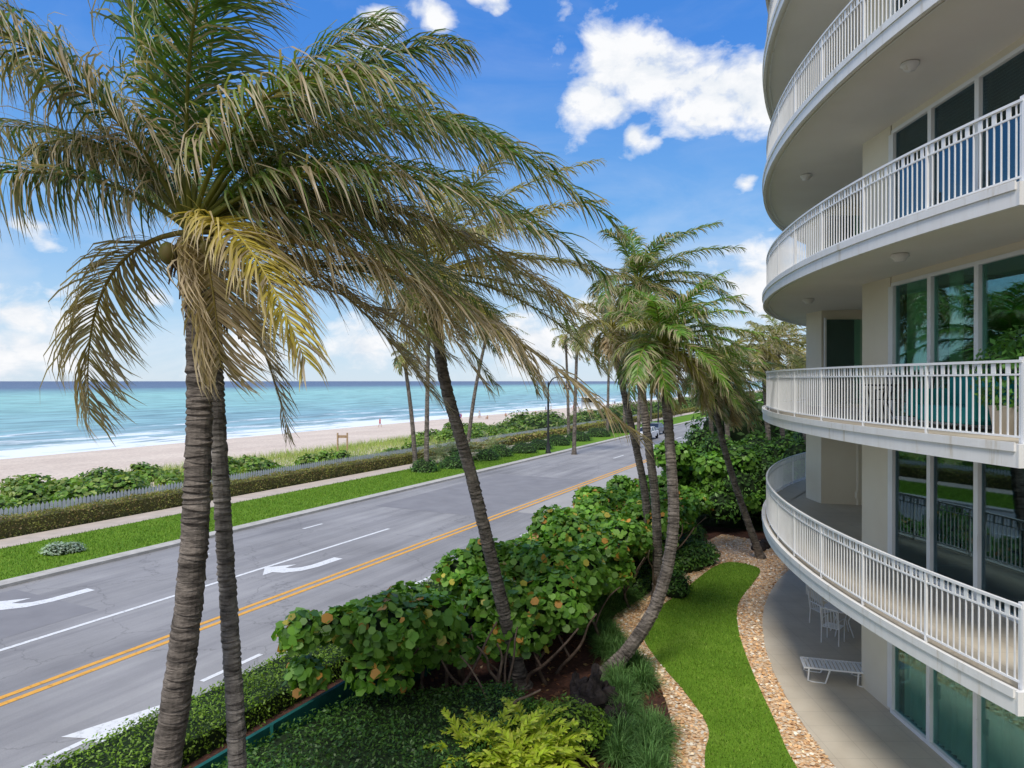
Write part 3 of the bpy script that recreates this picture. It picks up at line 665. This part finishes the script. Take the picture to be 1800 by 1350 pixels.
def boxhedge(name,poly,h,z0,dens,lsize,cols,jz=.05,core=HEDGECORE,T=T_OVAL):
    e=empty(name); P=np.array(poly); mn,mx=P.min(0),P.max(0); A=(mx-mn).prod()
    n=int(A*dens); Q=np.stack([rng.uniform(mn[0],mx[0],n),rng.uniform(mn[1],mx[1],n)],1); Q=Q[inpoly(Q,poly)]
    bz=.09*np.sin(Q[:,0]*2.1+.7*np.sin(Q[:,1]*1.7))*np.sin(Q[:,1]*2.3)
    Pt=np.concatenate([Q,(z0+h+bz+rng.normal(0,jz,len(Q)))[:,None]],1); Nt=np.tile([0,0,1.],(len(Q),1))
    Ps=[Pt];Ns=[Nt]; m=len(poly)
    for i in range(m):
        a=np.array(poly[i]);b=np.array(poly[(i+1)%m]); l=np.linalg.norm(b-a); k=int(l*h*dens*1.3)+1
        u=rng.uniform(0,1,(k,1)); q=a+(b-a)*u; nn=np.array([(b-a)[1],-(b-a)[0]])/l
        c=P.mean(0)
        if np.dot(nn,(a+b)/2-c)<0: nn=-nn
        q=q+nn*rng.normal(0,jz,(k,1)); Ps.append(np.concatenate([q,rng.uniform(z0,z0+h,(k,1))],1)); Ns.append(np.tile([nn[0],nn[1],.3],(k,1)))
    Pa=np.concatenate(Ps);Na=np.concatenate(Ns)
    V,F,k=scatter(Pa,Na,rng.uniform(.7,1.3,len(Pa))*lsize,T,.6)
    tone=.9+.3*np.sin(Pa[:,0]*1.3+Pa[:,1])*np.sin(Pa[:,1]*1.6)
    npmesh("leaves",V,F,leafcol(len(Pa),cols,k)*np.repeat(tone,k)[:,None],LEAF,e)
    c=P.mean(0); mb=MB(); sc=[tuple(c+(p-c)*(1-.08/max(.3,np.linalg.norm(p-c)))) for p in P]; mb.prism(sc,z0,z0+h-.10); mb.make("dark_core",core,e); return e  # solid dark block closing off the view between hedge leaves
DG=[(.065,.16,.03),(.09,.20,.035),(.05,.13,.025),(.12,.25,.04)]
YG=[(.22,.38,.03),(.28,.45,.05),(.17,.31,.03)]
P2=lambda L:[ST(s,t)[:2] for s,t in L]
boxhedge("clipped_hedge",P2([(3.5,9.1),(8.9,9.1),(10.6,8.6),(12.3,6.3),(11.8,5.5),(9.6,5.6),(7.6,6.6),(3.5,6.8)]),.95,.04,520,.075,DG,.06)
boxhedge("low_hedge",P2([(-6,11.0),(14.5,11.0),(14.5,12.45),(-6,12.45)]),.5,.04,520,.07,YG,.05)
boxhedge("low_hedge",P2([(14.8,11.0),(33,11.0),(33,12.3),(14.8,12.3)]),.7,.04,150,.11,YG+DG,.06)
BH=[(.32,.34,.08),(.38,.38,.10),(.26,.29,.07),(.46,.33,.14)]
HC2=simple("dry_hedge_core",(.12,.11,.04),(.06,.06,.02),6,.95)
boxhedge("beach_hedge",P2([(-6,33.9),(60,33.9),(60,34.9),(-6,34.9)]),.9,.02,190,.12,BH,.05,core=HC2)
boxhedge("beach_hedge",P2([(62,33.9),(170,33.9),(170,34.9),(62,34.9)]),.9,.02,30,.3,BH,.05,core=HC2)
mb=MB(); strip(mb,9.28,9.36,-10,33,.04,1.0); gf=mb.make("green_fence",GREENFENCE)
mb=MB()
for k in range(18): x,y,_=ST(-8+k*2.4,9.24); mb.box(x,y,.54,.06,.06,1.0,0)
mb.make("posts",GREENFENCE,gf)
mb=MB()
for k in range(640):
    s=-8+k*.2; x,y,_=ST(s,35.4); i=len(mb.v); hx,hy=SA*.085,CA*.085
    for zz in(.3,1.1): mb.v+=[(x-hx,y-hy,zz),(x+hx,y+hy,zz)]
    mb.v.append((x,y,1.24)); mb.f.append((i,i+1,i+3,i+4,i+2))
mb.make("white_picket_fence",WHITE)
DV=[(.17,.31,.045),(.23,.38,.06),(.12,.23,.04),(.30,.38,.10)]
Rn=random.Random(9); ells=[]
for k in range(400):
    s=Rn.uniform(2,78); t=Rn.uniform(36.9,45.5)
    if 38<s<62 and (t>39.5 or Rn.random()<.5): continue
    r=Rn.uniform(.35,1.2)*(1.0 if s<45 else 1.25); x,y,_=ST(s,t); ells.append(((x,y,.25+Rn.uniform(-.2,.35)+(.45 if Rn.random()<.2 else 0)),(r,r,r*Rn.uniform(.5,.95))))
foliage("dune_vegetation",ells,20,.24,DV,T=T_ROUND,up=.7,zmin=-.1,corek=.72)
ells=[]
for k in range(260):
    s=Rn.uniform(75,330); t=Rn.uniform(35.5,45); r=Rn.uniform(.9,3.0); x,y,_=ST(s,t); ells.append(((x,y,.4),(r,r,r*Rn.uniform(.45,.9))))
foliage("dune_vegetation",ells,5,.5,[(.14,.25,.05),(.18,.30,.06),(.10,.19,.04),(.26,.32,.10)],up=.8,zmin=-.1,corek=.8)
n=26000; s=rng.uniform(28,90,n); t=rng.uniform(36.5,47.5,n); P=np.stack([SA*s-CA*t,CA*s+SA*t,np.full(n,.15)],1)
blades("dune_grass",P,.7,.06,[(.42,.50,.14),(.50,.50,.22),(.32,.44,.11),(.26,.38,.08)])
for i,(s,t,r,h) in enumerate(((44,30,1.1,1.0),(47,29.2,1.2,.9),(49.5,30.4,1.3,1.2),(53,29.6,1.2,1.0),(56,29.8,1.2,1.05),(60,29.4,1.5,1.0),(64,29.5,1.5,1.0),(69,29.6,1.6,1.1),(75,29.6,1.7,1.1),(82,29.6,1.8,1.1),(90,29.6,2,1.2))):
    x,y,_=ST(s,t); foliage("rounded_shrub",[((x,y,.12),(r,r,h))],90 if s<60 else 50,.15,DG+[(.12,.25,.045)],zmin=-.05,jit=.4,corek=.93)
for (s,t) in ((48.5,31.6),(50.5,31.3),(52.5,31.6),(57,31.2)):
    x,y,_=ST(s,t); c=(x,y,.7)
    Vs=[];Fs=[];Cs=[];off=0
    for fr in auto_fronds(c,32,2.3,.05,int(s),80,-5,0):
        V,F,C=frond_np(c,fr[0],fr[1],18,.38,.05,(.28,.34,.17),TIP,(0,0,0),.1); Vs.append(V);Fs.append(F+off);Cs.append(C);off+=len(V)
    npmesh("palmetto_shrub",np.concatenate(Vs),np.concatenate(Fs),np.concatenate(Cs),PALM)
foliage("silver_shrub",[((-18.4,27.6,.2),(.6,.5,.35)),((-18.0,27.9,.2),(.5,.4,.3))],170,.12,[(.40,.52,.42),(.50,.60,.48)],zmin=-.05,corek=.85)
ells=[]
for k in range(85):
    x=Rn.uniform(9.2,17.5); y=Rn.uniform(31.8,37); z=Rn.uniform(1.0,4.3)-(x-9)*.08; r=Rn.uniform(.6,1.3); ells.append(((x,y,z),(r,r,r*.8)))
foliage("ficus_shrub",ells,46,.21,DG+[(.11,.25,.035),(.15,.31,.045)],T=T_OVAL,up=.6,zmin=-.8)
ells=[]
for k in range(40):
    s=Rn.uniform(33,39); t=Rn.uniform(4.5,8.5); z=Rn.uniform(1.0,3.5); r=Rn.uniform(.6,1.2); x,y,_=ST(s,t); ells.append(((x,y,z),(r,r,r*.8)))
foliage("sea_grape_tree",ells,46,.25,SG,T=T_ROUND,up=.6,zmin=-.8)
ells=[]
for k in range(30):
    y=Rn.uniform(22,30); x=Rn.uniform(4.9,7.0)+(y-24)*.42-.6; r=Rn.uniform(.35,.7); ells.append(((x,y,.35),(r,r,.55)))
foliage("undergrowth_shrub",ells,110,.14,DG,zmin=-.1)
ells=[]
for k in range(150):
    s=Rn.uniform(46,260); t=Rn.uniform(-8,8)-s*.01; r=Rn.uniform(1.6,3.4); x,y,_=ST(s,t); ells.append(((x,y,Rn.uniform(1.2,4.8)),(r,r,r*.75)))
foliage("distant_tree_row",ells,7,.5,DG+[(.12,.22,.05)],zmin=-.7)
def mound(c,nb,L,cols,wdt=.02):
    n=nb; a=rng.uniform(0,2*np.pi,n); el=rng.uniform(.5,1.5,n); l=L*rng.uniform(.6,1.15,n)
    d=np.stack([np.cos(a)*np.cos(el),np.sin(a)*np.cos(el),np.sin(el)],1); p=np.array(c)+np.stack([rng.normal(0,.09,n),rng.normal(0,.09,n),0*a],1)
    S=np.stack([-np.sin(a),np.cos(a),0*a],1)*wdt; pts=[p]; cur=p
    for k in range(4): cur=cur+d*(l/4)[:,None]; pts.append(cur); d=nrm(d+np.array([0,0,-.55])*(.6+.3*k)*rng.uniform(.6,1.3,(n,1)))
    ws=[1,1,.8,.5,.1]; V=np.zeros((n,10,3))
    for k in range(5): V[:,2*k]=pts[k]-S*ws[k]/2;V[:,2*k+1]=pts[k]+S*ws[k]/2
    b=(np.arange(n)*10)[:,None]; F=np.concatenate([b+np.array([[2*k,2*k+1,2*k+3,2*k+2]]) for k in range(4)],0)
    return V.reshape(-1,3),F,leafcol(n,cols,10,.6,1.4)
Vs=[];Fs=[];Cs=[];off=0
LC=[(.10,.22,.06),(.14,.28,.08),(.18,.32,.10),(.08,.17,.04)]
for k in range(62):
    i=1.6+7.8*k/61+Rn.uniform(-.1,.1); a=Vector(grav_left[int(i)]+(0,)).lerp(Vector(grav_left[int(i)+1]+(0,)),i-int(i))
    off_x=Rn.choice((.35,.95,1.0)) if a.y<16.5 else Rn.uniform(.3,.7)
    V,F,C=mound((a.x-off_x,a.y+Rn.uniform(-.1,.1),.05),420,.62,[tuple(x*f for x in c) for c in LC for f in (Rn.uniform(.8,1.25),)]); Vs.append(V);Fs.append(F+off);Cs.append(C);off+=len(V)
npmesh("liriope_grass_border",np.concatenate(Vs),np.concatenate(Fs),np.concatenate(Cs),BLADE)
def fernclump(name,c,n,Lf,col,seed,L=.2,w=.06):
    Vs=[];Fs=[];Cs=[];off=0
    for fr in auto_fronds(c,n,Lf,.02,seed,75,5,0):
        for V,F,C in (frond_np(c,fr[0],fr[1],18,L,w,col,(.6,.6,.1),(0,0,0),.15,u0=.1),rachis_np(c,fr[0],fr[1],.012,.004,(.4,.4,.06))):
            Vs.append(V);Fs.append(F+off);Cs.append(C);off+=len(V)
    npmesh(name,np.concatenate(Vs),np.concatenate(Fs),np.concatenate(Cs),PALM)
for i,(x,y) in enumerate(((-.35,12.1),(.3,12.3),(-.05,11.6),(.6,11.8),(-.75,11.6),(.2,11.2))): fernclump("cycad_shrub",(x,y,.55),26,1.15,(.40,.52,.03),80+i)
foliage("bright_shrub",[((1.0,12.6,.6),(.6,.5,.6)),((1.45,12.9,.5),(.4,.4,.4)),((.6,12.9,.6),(.4,.4,.4))],260,.09,YG,zmin=-.3)
foliage("bright_shrub",[((-.9,12.2,.4),(.5,.5,.5)),((0.2,13.1,.5),(.5,.4,.45))],220,.10,DG+YG,zmin=-.3)
mb=MB()
for i,(x,y,z,a,b,c) in enumerate(((1.6,14.2,.35,.35,.3,.5),(1.95,14.5,.3,.3,.35,.35),(1.5,13.8,.2,.4,.3,.25),(2.15,14.0,.2,.3,.3,.25),(1.75,14.25,.8,.13,.12,.35),(1.35,14.4,.5,.12,.2,.4))): mb.blob((x,y,z),(a,b,c),16,12,.24,i)
mb.make("driftwood_rock",ROCK)
mb=MB()
for i,(x,y) in enumerate(((10.6,28.6),(11.1,28.3),(10.2,28.2))): mb.blob((x,y,.2),(.3,.25,.28),10,8,.2,i+9)
mb.make("garden_rock",ROCK)
n=6000; s=rng.uniform(8,33,n); t=rng.uniform(-1,9,n); P=np.stack([SA*s-CA*t,CA*s+SA*t,np.full(n,.055)],1); P=P[(~inpoly(P,gp))&(P[:,0]<6)]
V,F,k=scatter(P,np.tile([0,0,1.],(len(P),1)),rng.uniform(.08,.18,len(P)),T_OVAL,.3)
npmesh("fallen_leaves",V,F,leafcol(len(P),[(.34,.15,.08),(.22,.10,.05),(.42,.27,.12),(.10,.05,.04)],k),LEAF)

# ---------------------------------------------------------------- objects
def street_lamp(x,y,h):
    e=empty("street_lamp",(x,y,.12)); m=MB()
    m.lathe([(0,0),(.28,0),(.28,.12),(.2,.3),(.14,.9),(.12,1.1),(.11,1.2),(.10,h-1.0),(.08,h-.9),(.06,h)],0,0,14)
    pts=[(0,0,h-.6),(.15,0,h-.1),(.5,0,h+.35),(1.1,0,h+.5),(1.7,0,h+.35),(1.9,0,h)]
    m.tube(catmull(pts,5),.06,8); m.lathe([(0,h+.05),(.12,h+.02),(.16,h-.2),(.46,h-.6),(.48,h-.68),(0,h-.66)],1.9,0,16)
    m.make("pole",BLACKMETAL,e,True); m=MB(); m.blob((1.9,0,h-.68),(.28,.28,.15)); m.make("lens",flat("lamp_lens",(.7,.7,.66)),e,True)
street_lamp(3.5,66,6.9); street_lamp(22.5,105,6.9)
TYRE=flat("tyre",(.015,.015,.015),.9,.1); CARGL=flat("car_glass",(.02,.025,.03),.05,.8); HL=flat("headlight",(.8,.82,.85),.1,.8)
def car(x,y,rot,col):
    e=empty("parked_car",(x,y,.02)); e.rotation_euler=(0,0,rot)
    prof=[(-2.2,.35),(-2.25,.6),(-2.15,.85),(-1.2,.98),(1.6,1.0),(2.15,.95),(2.25,.6),(2.2,.35)]
    m=MB(); n=len(prof)
    for w,sc in((-.9,.97),(-.86,1.0),(.86,1.0),(.9,.97)):
        for a,b in prof: m.v.append((a*sc,w,b if sc==1 else .35+(b-.35)*.93))
    for k in range(3):
        for j in range(n): m.f.append((k*n+j,k*n+(j+1)%n,(k+1)*n+(j+1)%n,(k+1)*n+j))
    m.f.append(tuple(range(n))[::-1]); m.f.append(tuple(range(3*n,4*n)))
    m.make("body",flat("car_paint",col,.25,.6),e,False,.05)
    cab=[(-1.25,.97,.82),(-.45,1.42,.66),(1.0,1.45,.66),(1.75,1.0,.82)]
    m=MB()
    for w in(-1,1):
        for a,b,q in cab: m.v.append((a,w*q,b))
    m.f=[(0,1,2,3),(7,6,5,4),(0,4,5,1),(1,5,6,2),(2,6,7,3)]; m.make("windows",CARGL,e)
    m=MB(); m.box(.28,0,1.455,1.5,1.3,.03)
    for w in(-1,1):
        m.tube([(-1.22,w*.8,.98),(-.45,w*.66,1.44)],.03,5); m.tube([(1.0,w*.66,1.46),(1.72,w*.8,1.0)],.035,5); m.tube([(.3,w*.66,1.45),(.3,w*.83,1.0)],.03,5)
        m.box(-.85,w*.98,1.0,.12,.16,.12)
    m.make("roof",flat("car_roof",col,.25,.6),e,False,.012)
    m=MB()
    for a in(-1.4,1.4):
        for w in(-.82,.82): m.tube([(a,w-.1,.33),(a,w+.1,.33)],.33,18)
    m.make("wheels",TYRE,e)
    m=MB()
    for w in(-.65,.65): m.box(-2.2,w,.7,.1,.35,.14)
    m.make("headlights",HL,e,False,.02); m=MB(); m.box(-2.25,0,.5,.05,.9,.16); m.make("grille",BLACKMETAL,e)
    return e
hd=math.radians(63)
for s,t,c in ((82,23.2,(.80,.81,.83)),(90,24.4,(.2,.22,.25)),(140,24.6,(.7,.7,.7)),(147,24.6,(.1,.12,.15)),(154,24.6,(.75,.75,.75)),(161,24.6,(.35,.36,.38)),(168,24.6,(.7,.7,.7)),(176,24.6,(.3,.05,.05)),(186,24.6,(.75,.75,.75)),(130,14.3,(.7,.72,.74))):
    x,y,_=ST(s,t); car(x,y,hd,c)
e=empty("lifeguard_tower",(13.3,118,-.2)); m=MB()
for a in(-1.3,1.3):
    for b in(-1.3,1.3): m.box(a,b,1.2,.18,.18,2.4)
m.box(0,0,2.45,3.6,3.6,.15); m.box(0,.3,3.1,2.4,2.2,1.1); m.box(-1.1,-.75,4.0,.12,.12,.9);m.box(1.1,-.75,4.0,.12,.12,.9); m.box(0,1.3,4.0,2.4,.12,.9)
m.prism([(-1.8,-1.8),(1.8,-1.8),(1.8,1.8),(-1.8,1.8)],4.45,4.6)
for a in(-1.75,1.75): m.box(a,0,3.3,.06,3.5,.06); m.box(a,-1.7,2.95,.08,.08,.8)
m.make("hut",WHITE,e); m=MB(); m.box(0,.3,4.0,2.1,2.0,.75); m.make("windows",CARGL,e)
m=MB(); m.v=[(-.5,-1.8,2.4),(.5,-1.8,2.4),(.5,-5,0.1),(-.5,-5,.1),(-.5,-1.8,2.3),(.5,-1.8,2.3),(.5,-5,0),(-.5,-5,0)]; m.f=[(0,3,2,1),(4,5,6,7),(0,4,7,3),(1,2,6,5)]; m.make("ramp",WOOD,e)
e=empty("beach_sign_frame",(-15.9,64,.0)); m=MB(); m.box(-.45,0,1.1,.13,.13,2.3); m.box(.45,0,1.1,.13,.13,2.3); m.box(0,.02,1.9,1.0,.05,.25); m.make("posts",WOOD,e)
mb=MB(); strip(mb,33.7,36,60.2,61.8,.01,.13)
mb.make("beach_path",flat("orange_mat",(.62,.28,.10),.8,.2))
def person_mat(c):
    m,nt,b=newmat("swimwear"); tc=nt.nodes.new("ShaderNodeTexCoord"); sp=nt.nodes.new("ShaderNodeSeparateXYZ"); nt.links.new(tc.outputs["Object"],sp.inputs[0])
    r=ramp(nt,math_(nt,'DIVIDE',sp.outputs[2],1.8),[(0,(.42,.26,.18)),(.40,c),(.8,(.42,.26,.18)),(.92,(.05,.03,.02))]); r.color_ramp.interpolation='CONSTANT'
    nt.links.new(r.outputs[0],b.inputs["Base Color"]); b.inputs["Roughness"].default_value=.7; return m
def person(x,y,z,rot,c,walk=.15,sit=False):
    hz=.95 if not sit else .12
    J={'p':(0,0,hz,.13),'c':(0,.02,hz+.38,.14),'n':(0,.02,hz+.54,.055),'h':(0,.03,hz+.64,.09),'t':(0,.03,hz+.76,.08)}
    for sg_,k in((1,'R'),(-1,'L')):
        J['s'+k]=(sg_*.18,.02,hz+.46,.06); J['e'+k]=(sg_*.23,-sg_*walk*.5,hz+.2,.042); J['w'+k]=(sg_*.24,-sg_*walk+.1,hz-.04,.03); J['f'+k]=(sg_*.24,-sg_*walk+.12,hz-.13,.025)
        if sit: J['q'+k]=(sg_*.1,.05,hz,.09); J['k'+k]=(sg_*.13,.42,.42,.06); J['a'+k]=(sg_*.13,.62,.08,.04); J['o'+k]=(sg_*.13,.78,.04,.035)
        else: J['q'+k]=(sg_*.1,0,hz-.06,.09); J['k'+k]=(sg_*.1,sg_*walk+.04,.5,.06); J['a'+k]=(sg_*.1,sg_*walk*1.6-.03,.08,.04); J['o'+k]=(sg_*.1,sg_*walk*1.6+.14,.03,.035)
    names=list(J); E=[('p','c'),('c','n'),('n','h'),('h','t')]
    for k in'RL': E+=[('c','s'+k),('s'+k,'e'+k),('e'+k,'w'+k),('w'+k,'f'+k),('p','q'+k),('q'+k,'k'+k),('k'+k,'a'+k),('a'+k,'o'+k)]
    me=bpy.data.meshes.new("person"); me.from_pydata([J[n][:3] for n in names],[(names.index(a),names.index(b)) for a,b in E],[]); o=bpy.data.objects.new("person",me); scene.collection.objects.link(o)
    o.modifiers.new("skin","SKIN")
    for i,n in enumerate(names): me.skin_vertices[0].data[i].radius=(J[n][3],J[n][3])
    me.skin_vertices[0].data[0].use_root=True
    o.modifiers.new("sub","SUBSURF").levels=1; o.modifiers["sub"].render_levels=1
    me.materials.append(person_mat(c)); o.location=(x,y,z); o.rotation_euler=(0,0,rot)
for i,(s,t) in enumerate(((118,72),(119.2,72.4),(126,70),(133,76),(134,76.5),(150,70),(165,74),(166,73),(185,76),(100,78),(210,70),(211,71),(142,74),(172,69),(195,72),(230,74))):
    x,y,_=ST(s,t); z=float(np.interp(t,tv,zv)); person(x,y,z-.02,i*1.3,[(.05,.1,.4),(.5,.05,.05),(.05,.05,.05),(.6,.6,.6)][i%4],.15+.05*(i%3),i in(2,5,12))

# ---------------------------------------------------------------- world, sun, camera
w=bpy.data.worlds.new("World"); scene.world=w; w.use_nodes=True; nt=w.node_tree
WS=.13
bg=nt.nodes["Background"]; sky=nt.nodes.new("ShaderNodeTexSky"); sky.sky_type='NISHITA'; sky.sun_disc=False
SUN=Vector((-.22,-.52,.80)).normalized()
sky.sun_elevation=math.asin(SUN.z); sky.sun_rotation=math.atan2(SUN.x,SUN.y)
sky.air_density=1.0; sky.dust_density=.3; sky.ozone_density=3.0
tc=nt.nodes.new("ShaderNodeTexCoord")
sepz=nt.nodes.new("ShaderNodeSeparateXYZ"); nt.links.new(tc.outputs["Generated"],sepz.inputs[0])
k_=1/WS
grad=ramp(nt,sepz.outputs[2],[(0,(.64*.1,.78*.1,.92*.1)),(.08,(.46*.1,.69*.1,.93*.1)),(.22,(.18*.1,.46*.1,.90*.1)),(.43,(.06*.1,.27*.1,.82*.1)),(1,(.02*.1,.14*.1,.55*.1))])
gm=nt.nodes.new("ShaderNodeVectorMath"); gm.operation='SCALE'; gm.inputs[3].default_value=10*k_; nt.links.new(grad.outputs[0],gm.inputs[0])
base=mixc(nt,.85,sky.outputs[0],gm.outputs[0])
sc=nt.nodes.new("ShaderNodeVectorMath"); sc.operation='MULTIPLY'; sc.inputs[1].default_value=(1,1,1.5); nt.links.new(tc.outputs["Generated"],sc.inputs[0])
wpn=noise(nt,9,3,.6,sc.outputs[0])
wsub=nt.nodes.new("ShaderNodeVectorMath"); wsub.operation='SUBTRACT'; wsub.inputs[1].default_value=(.5,.5,.5); nt.links.new(wpn.outputs["Color"],wsub.inputs[0])
wsc=nt.nodes.new("ShaderNodeVectorMath"); wsc.operation='SCALE'; wsc.inputs[3].default_value=.13; nt.links.new(wsub.outputs[0],wsc.inputs[0])
wad=nt.nodes.new("ShaderNodeVectorMath"); wad.operation='ADD'; nt.links.new(sc.outputs[0],wad.inputs[0]); nt.links.new(wsc.outputs[0],wad.inputs[1])
cl=[(.15,.48,.06),(.19,.44,.07),(.13,.41,.055),(.16,.385,.03),(.25,.43,.05),(.30,.425,.055),(.355,.43,.055),(.38,.42,.04),(.30,.39,.035),(.185,.346,.025),(.345,.30,.02),
(-.21,.51,.028),(-.13,.525,.028),(-.03,.555,.022),(.36,.15,.05),(.41,.12,.05),(-.725,.104,.036),(-.64,.096,.04),(-.69,.054,.045),(-.75,.03,.045),(-.62,.03,.045),(-.68,.217,.025),(.03,.06,.06),(-.22,.05,.05),(-.40,.04,.045),(.15,.09,.04),(-.52,.12,.025)]
prev=None
for x,z,r in cl:
    D=Vector((x,1,z)).normalized(); D=Vector((D.x,D.y,D.z*1.5))
    d=nt.nodes.new("ShaderNodeVectorMath"); d.operation='DISTANCE'; nt.links.new(wad.outputs[0],d.inputs[0]); d.inputs[1].default_value=D
    q=math_(nt,'SUBTRACT',1.0,math_(nt,'MULTIPLY',d.outputs["Value"],1/(r*1.4)))
    prev=q if prev is None else math_(nt,'MAXIMUM',prev,q)
prev=math_(nt,'MAXIMUM',prev,-.8)
cn=noise(nt,16,8,.6,sc.outputs[0],.2)
dens=math_(nt,'ADD',math_(nt,'MULTIPLY',prev,.65),math_(nt,'MULTIPLY',math_(nt,'SUBTRACT',cn.outputs[0],.5),1.3))
cr=ramp(nt,dens,[(-.0,0.),(.18,.5),(.42,1.)])
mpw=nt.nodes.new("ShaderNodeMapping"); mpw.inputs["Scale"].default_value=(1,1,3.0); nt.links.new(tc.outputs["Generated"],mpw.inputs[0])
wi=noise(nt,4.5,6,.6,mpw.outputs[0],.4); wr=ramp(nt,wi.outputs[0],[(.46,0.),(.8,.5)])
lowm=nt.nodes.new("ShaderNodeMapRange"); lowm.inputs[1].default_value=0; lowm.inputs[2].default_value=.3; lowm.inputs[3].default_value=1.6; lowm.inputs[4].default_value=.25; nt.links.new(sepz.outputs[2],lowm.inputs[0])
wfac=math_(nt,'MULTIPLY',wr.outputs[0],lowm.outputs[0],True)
bk=nt.nodes.new("ShaderNodeMapRange"); bk.inputs[1].default_value=.25; bk.inputs[2].default_value=-.35; bk.inputs[3].default_value=0; bk.inputs[4].default_value=.85; nt.links.new(sepz.outputs[1],bk.inputs[0])  # unseen cloud cover added behind the camera as neutral fill light
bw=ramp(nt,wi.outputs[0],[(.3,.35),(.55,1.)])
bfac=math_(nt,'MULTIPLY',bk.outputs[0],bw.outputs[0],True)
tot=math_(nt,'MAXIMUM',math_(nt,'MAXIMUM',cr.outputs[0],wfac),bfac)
shade=ramp(nt,cn.outputs[0],[(.35,(.76,.82,.90)),(.58,(.97,.98,1.0))])
sm=nt.nodes.new("ShaderNodeVectorMath"); sm.operation='SCALE'; sm.inputs[3].default_value=k_; nt.links.new(shade.outputs[0],sm.inputs[0])
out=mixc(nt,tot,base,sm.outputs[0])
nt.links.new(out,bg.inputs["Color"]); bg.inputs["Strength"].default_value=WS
sl=bpy.data.lights.new("sun","SUN"); sl.energy=3.2; sl.angle=math.radians(16); sl.color=(1,.95,.87)
so=bpy.data.objects.new("sun",sl); scene.collection.objects.link(so); so.rotation_euler=SUN.to_track_quat('Z','Y').to_euler()
cam=bpy.data.cameras.new("camera"); co=bpy.data.objects.new("camera",cam); scene.collection.objects.link(co)
co.location=(0,0,CAMZ); co.rotation_euler=(math.radians(90-.24),0,0); cam.sensor_width=36; cam.lens=24; cam.clip_end=90000; cam.clip_start=.1
scene.camera=co
scene.view_settings.view_transform='Standard'; scene.view_settings.look='None'; scene.view_settings.exposure=0
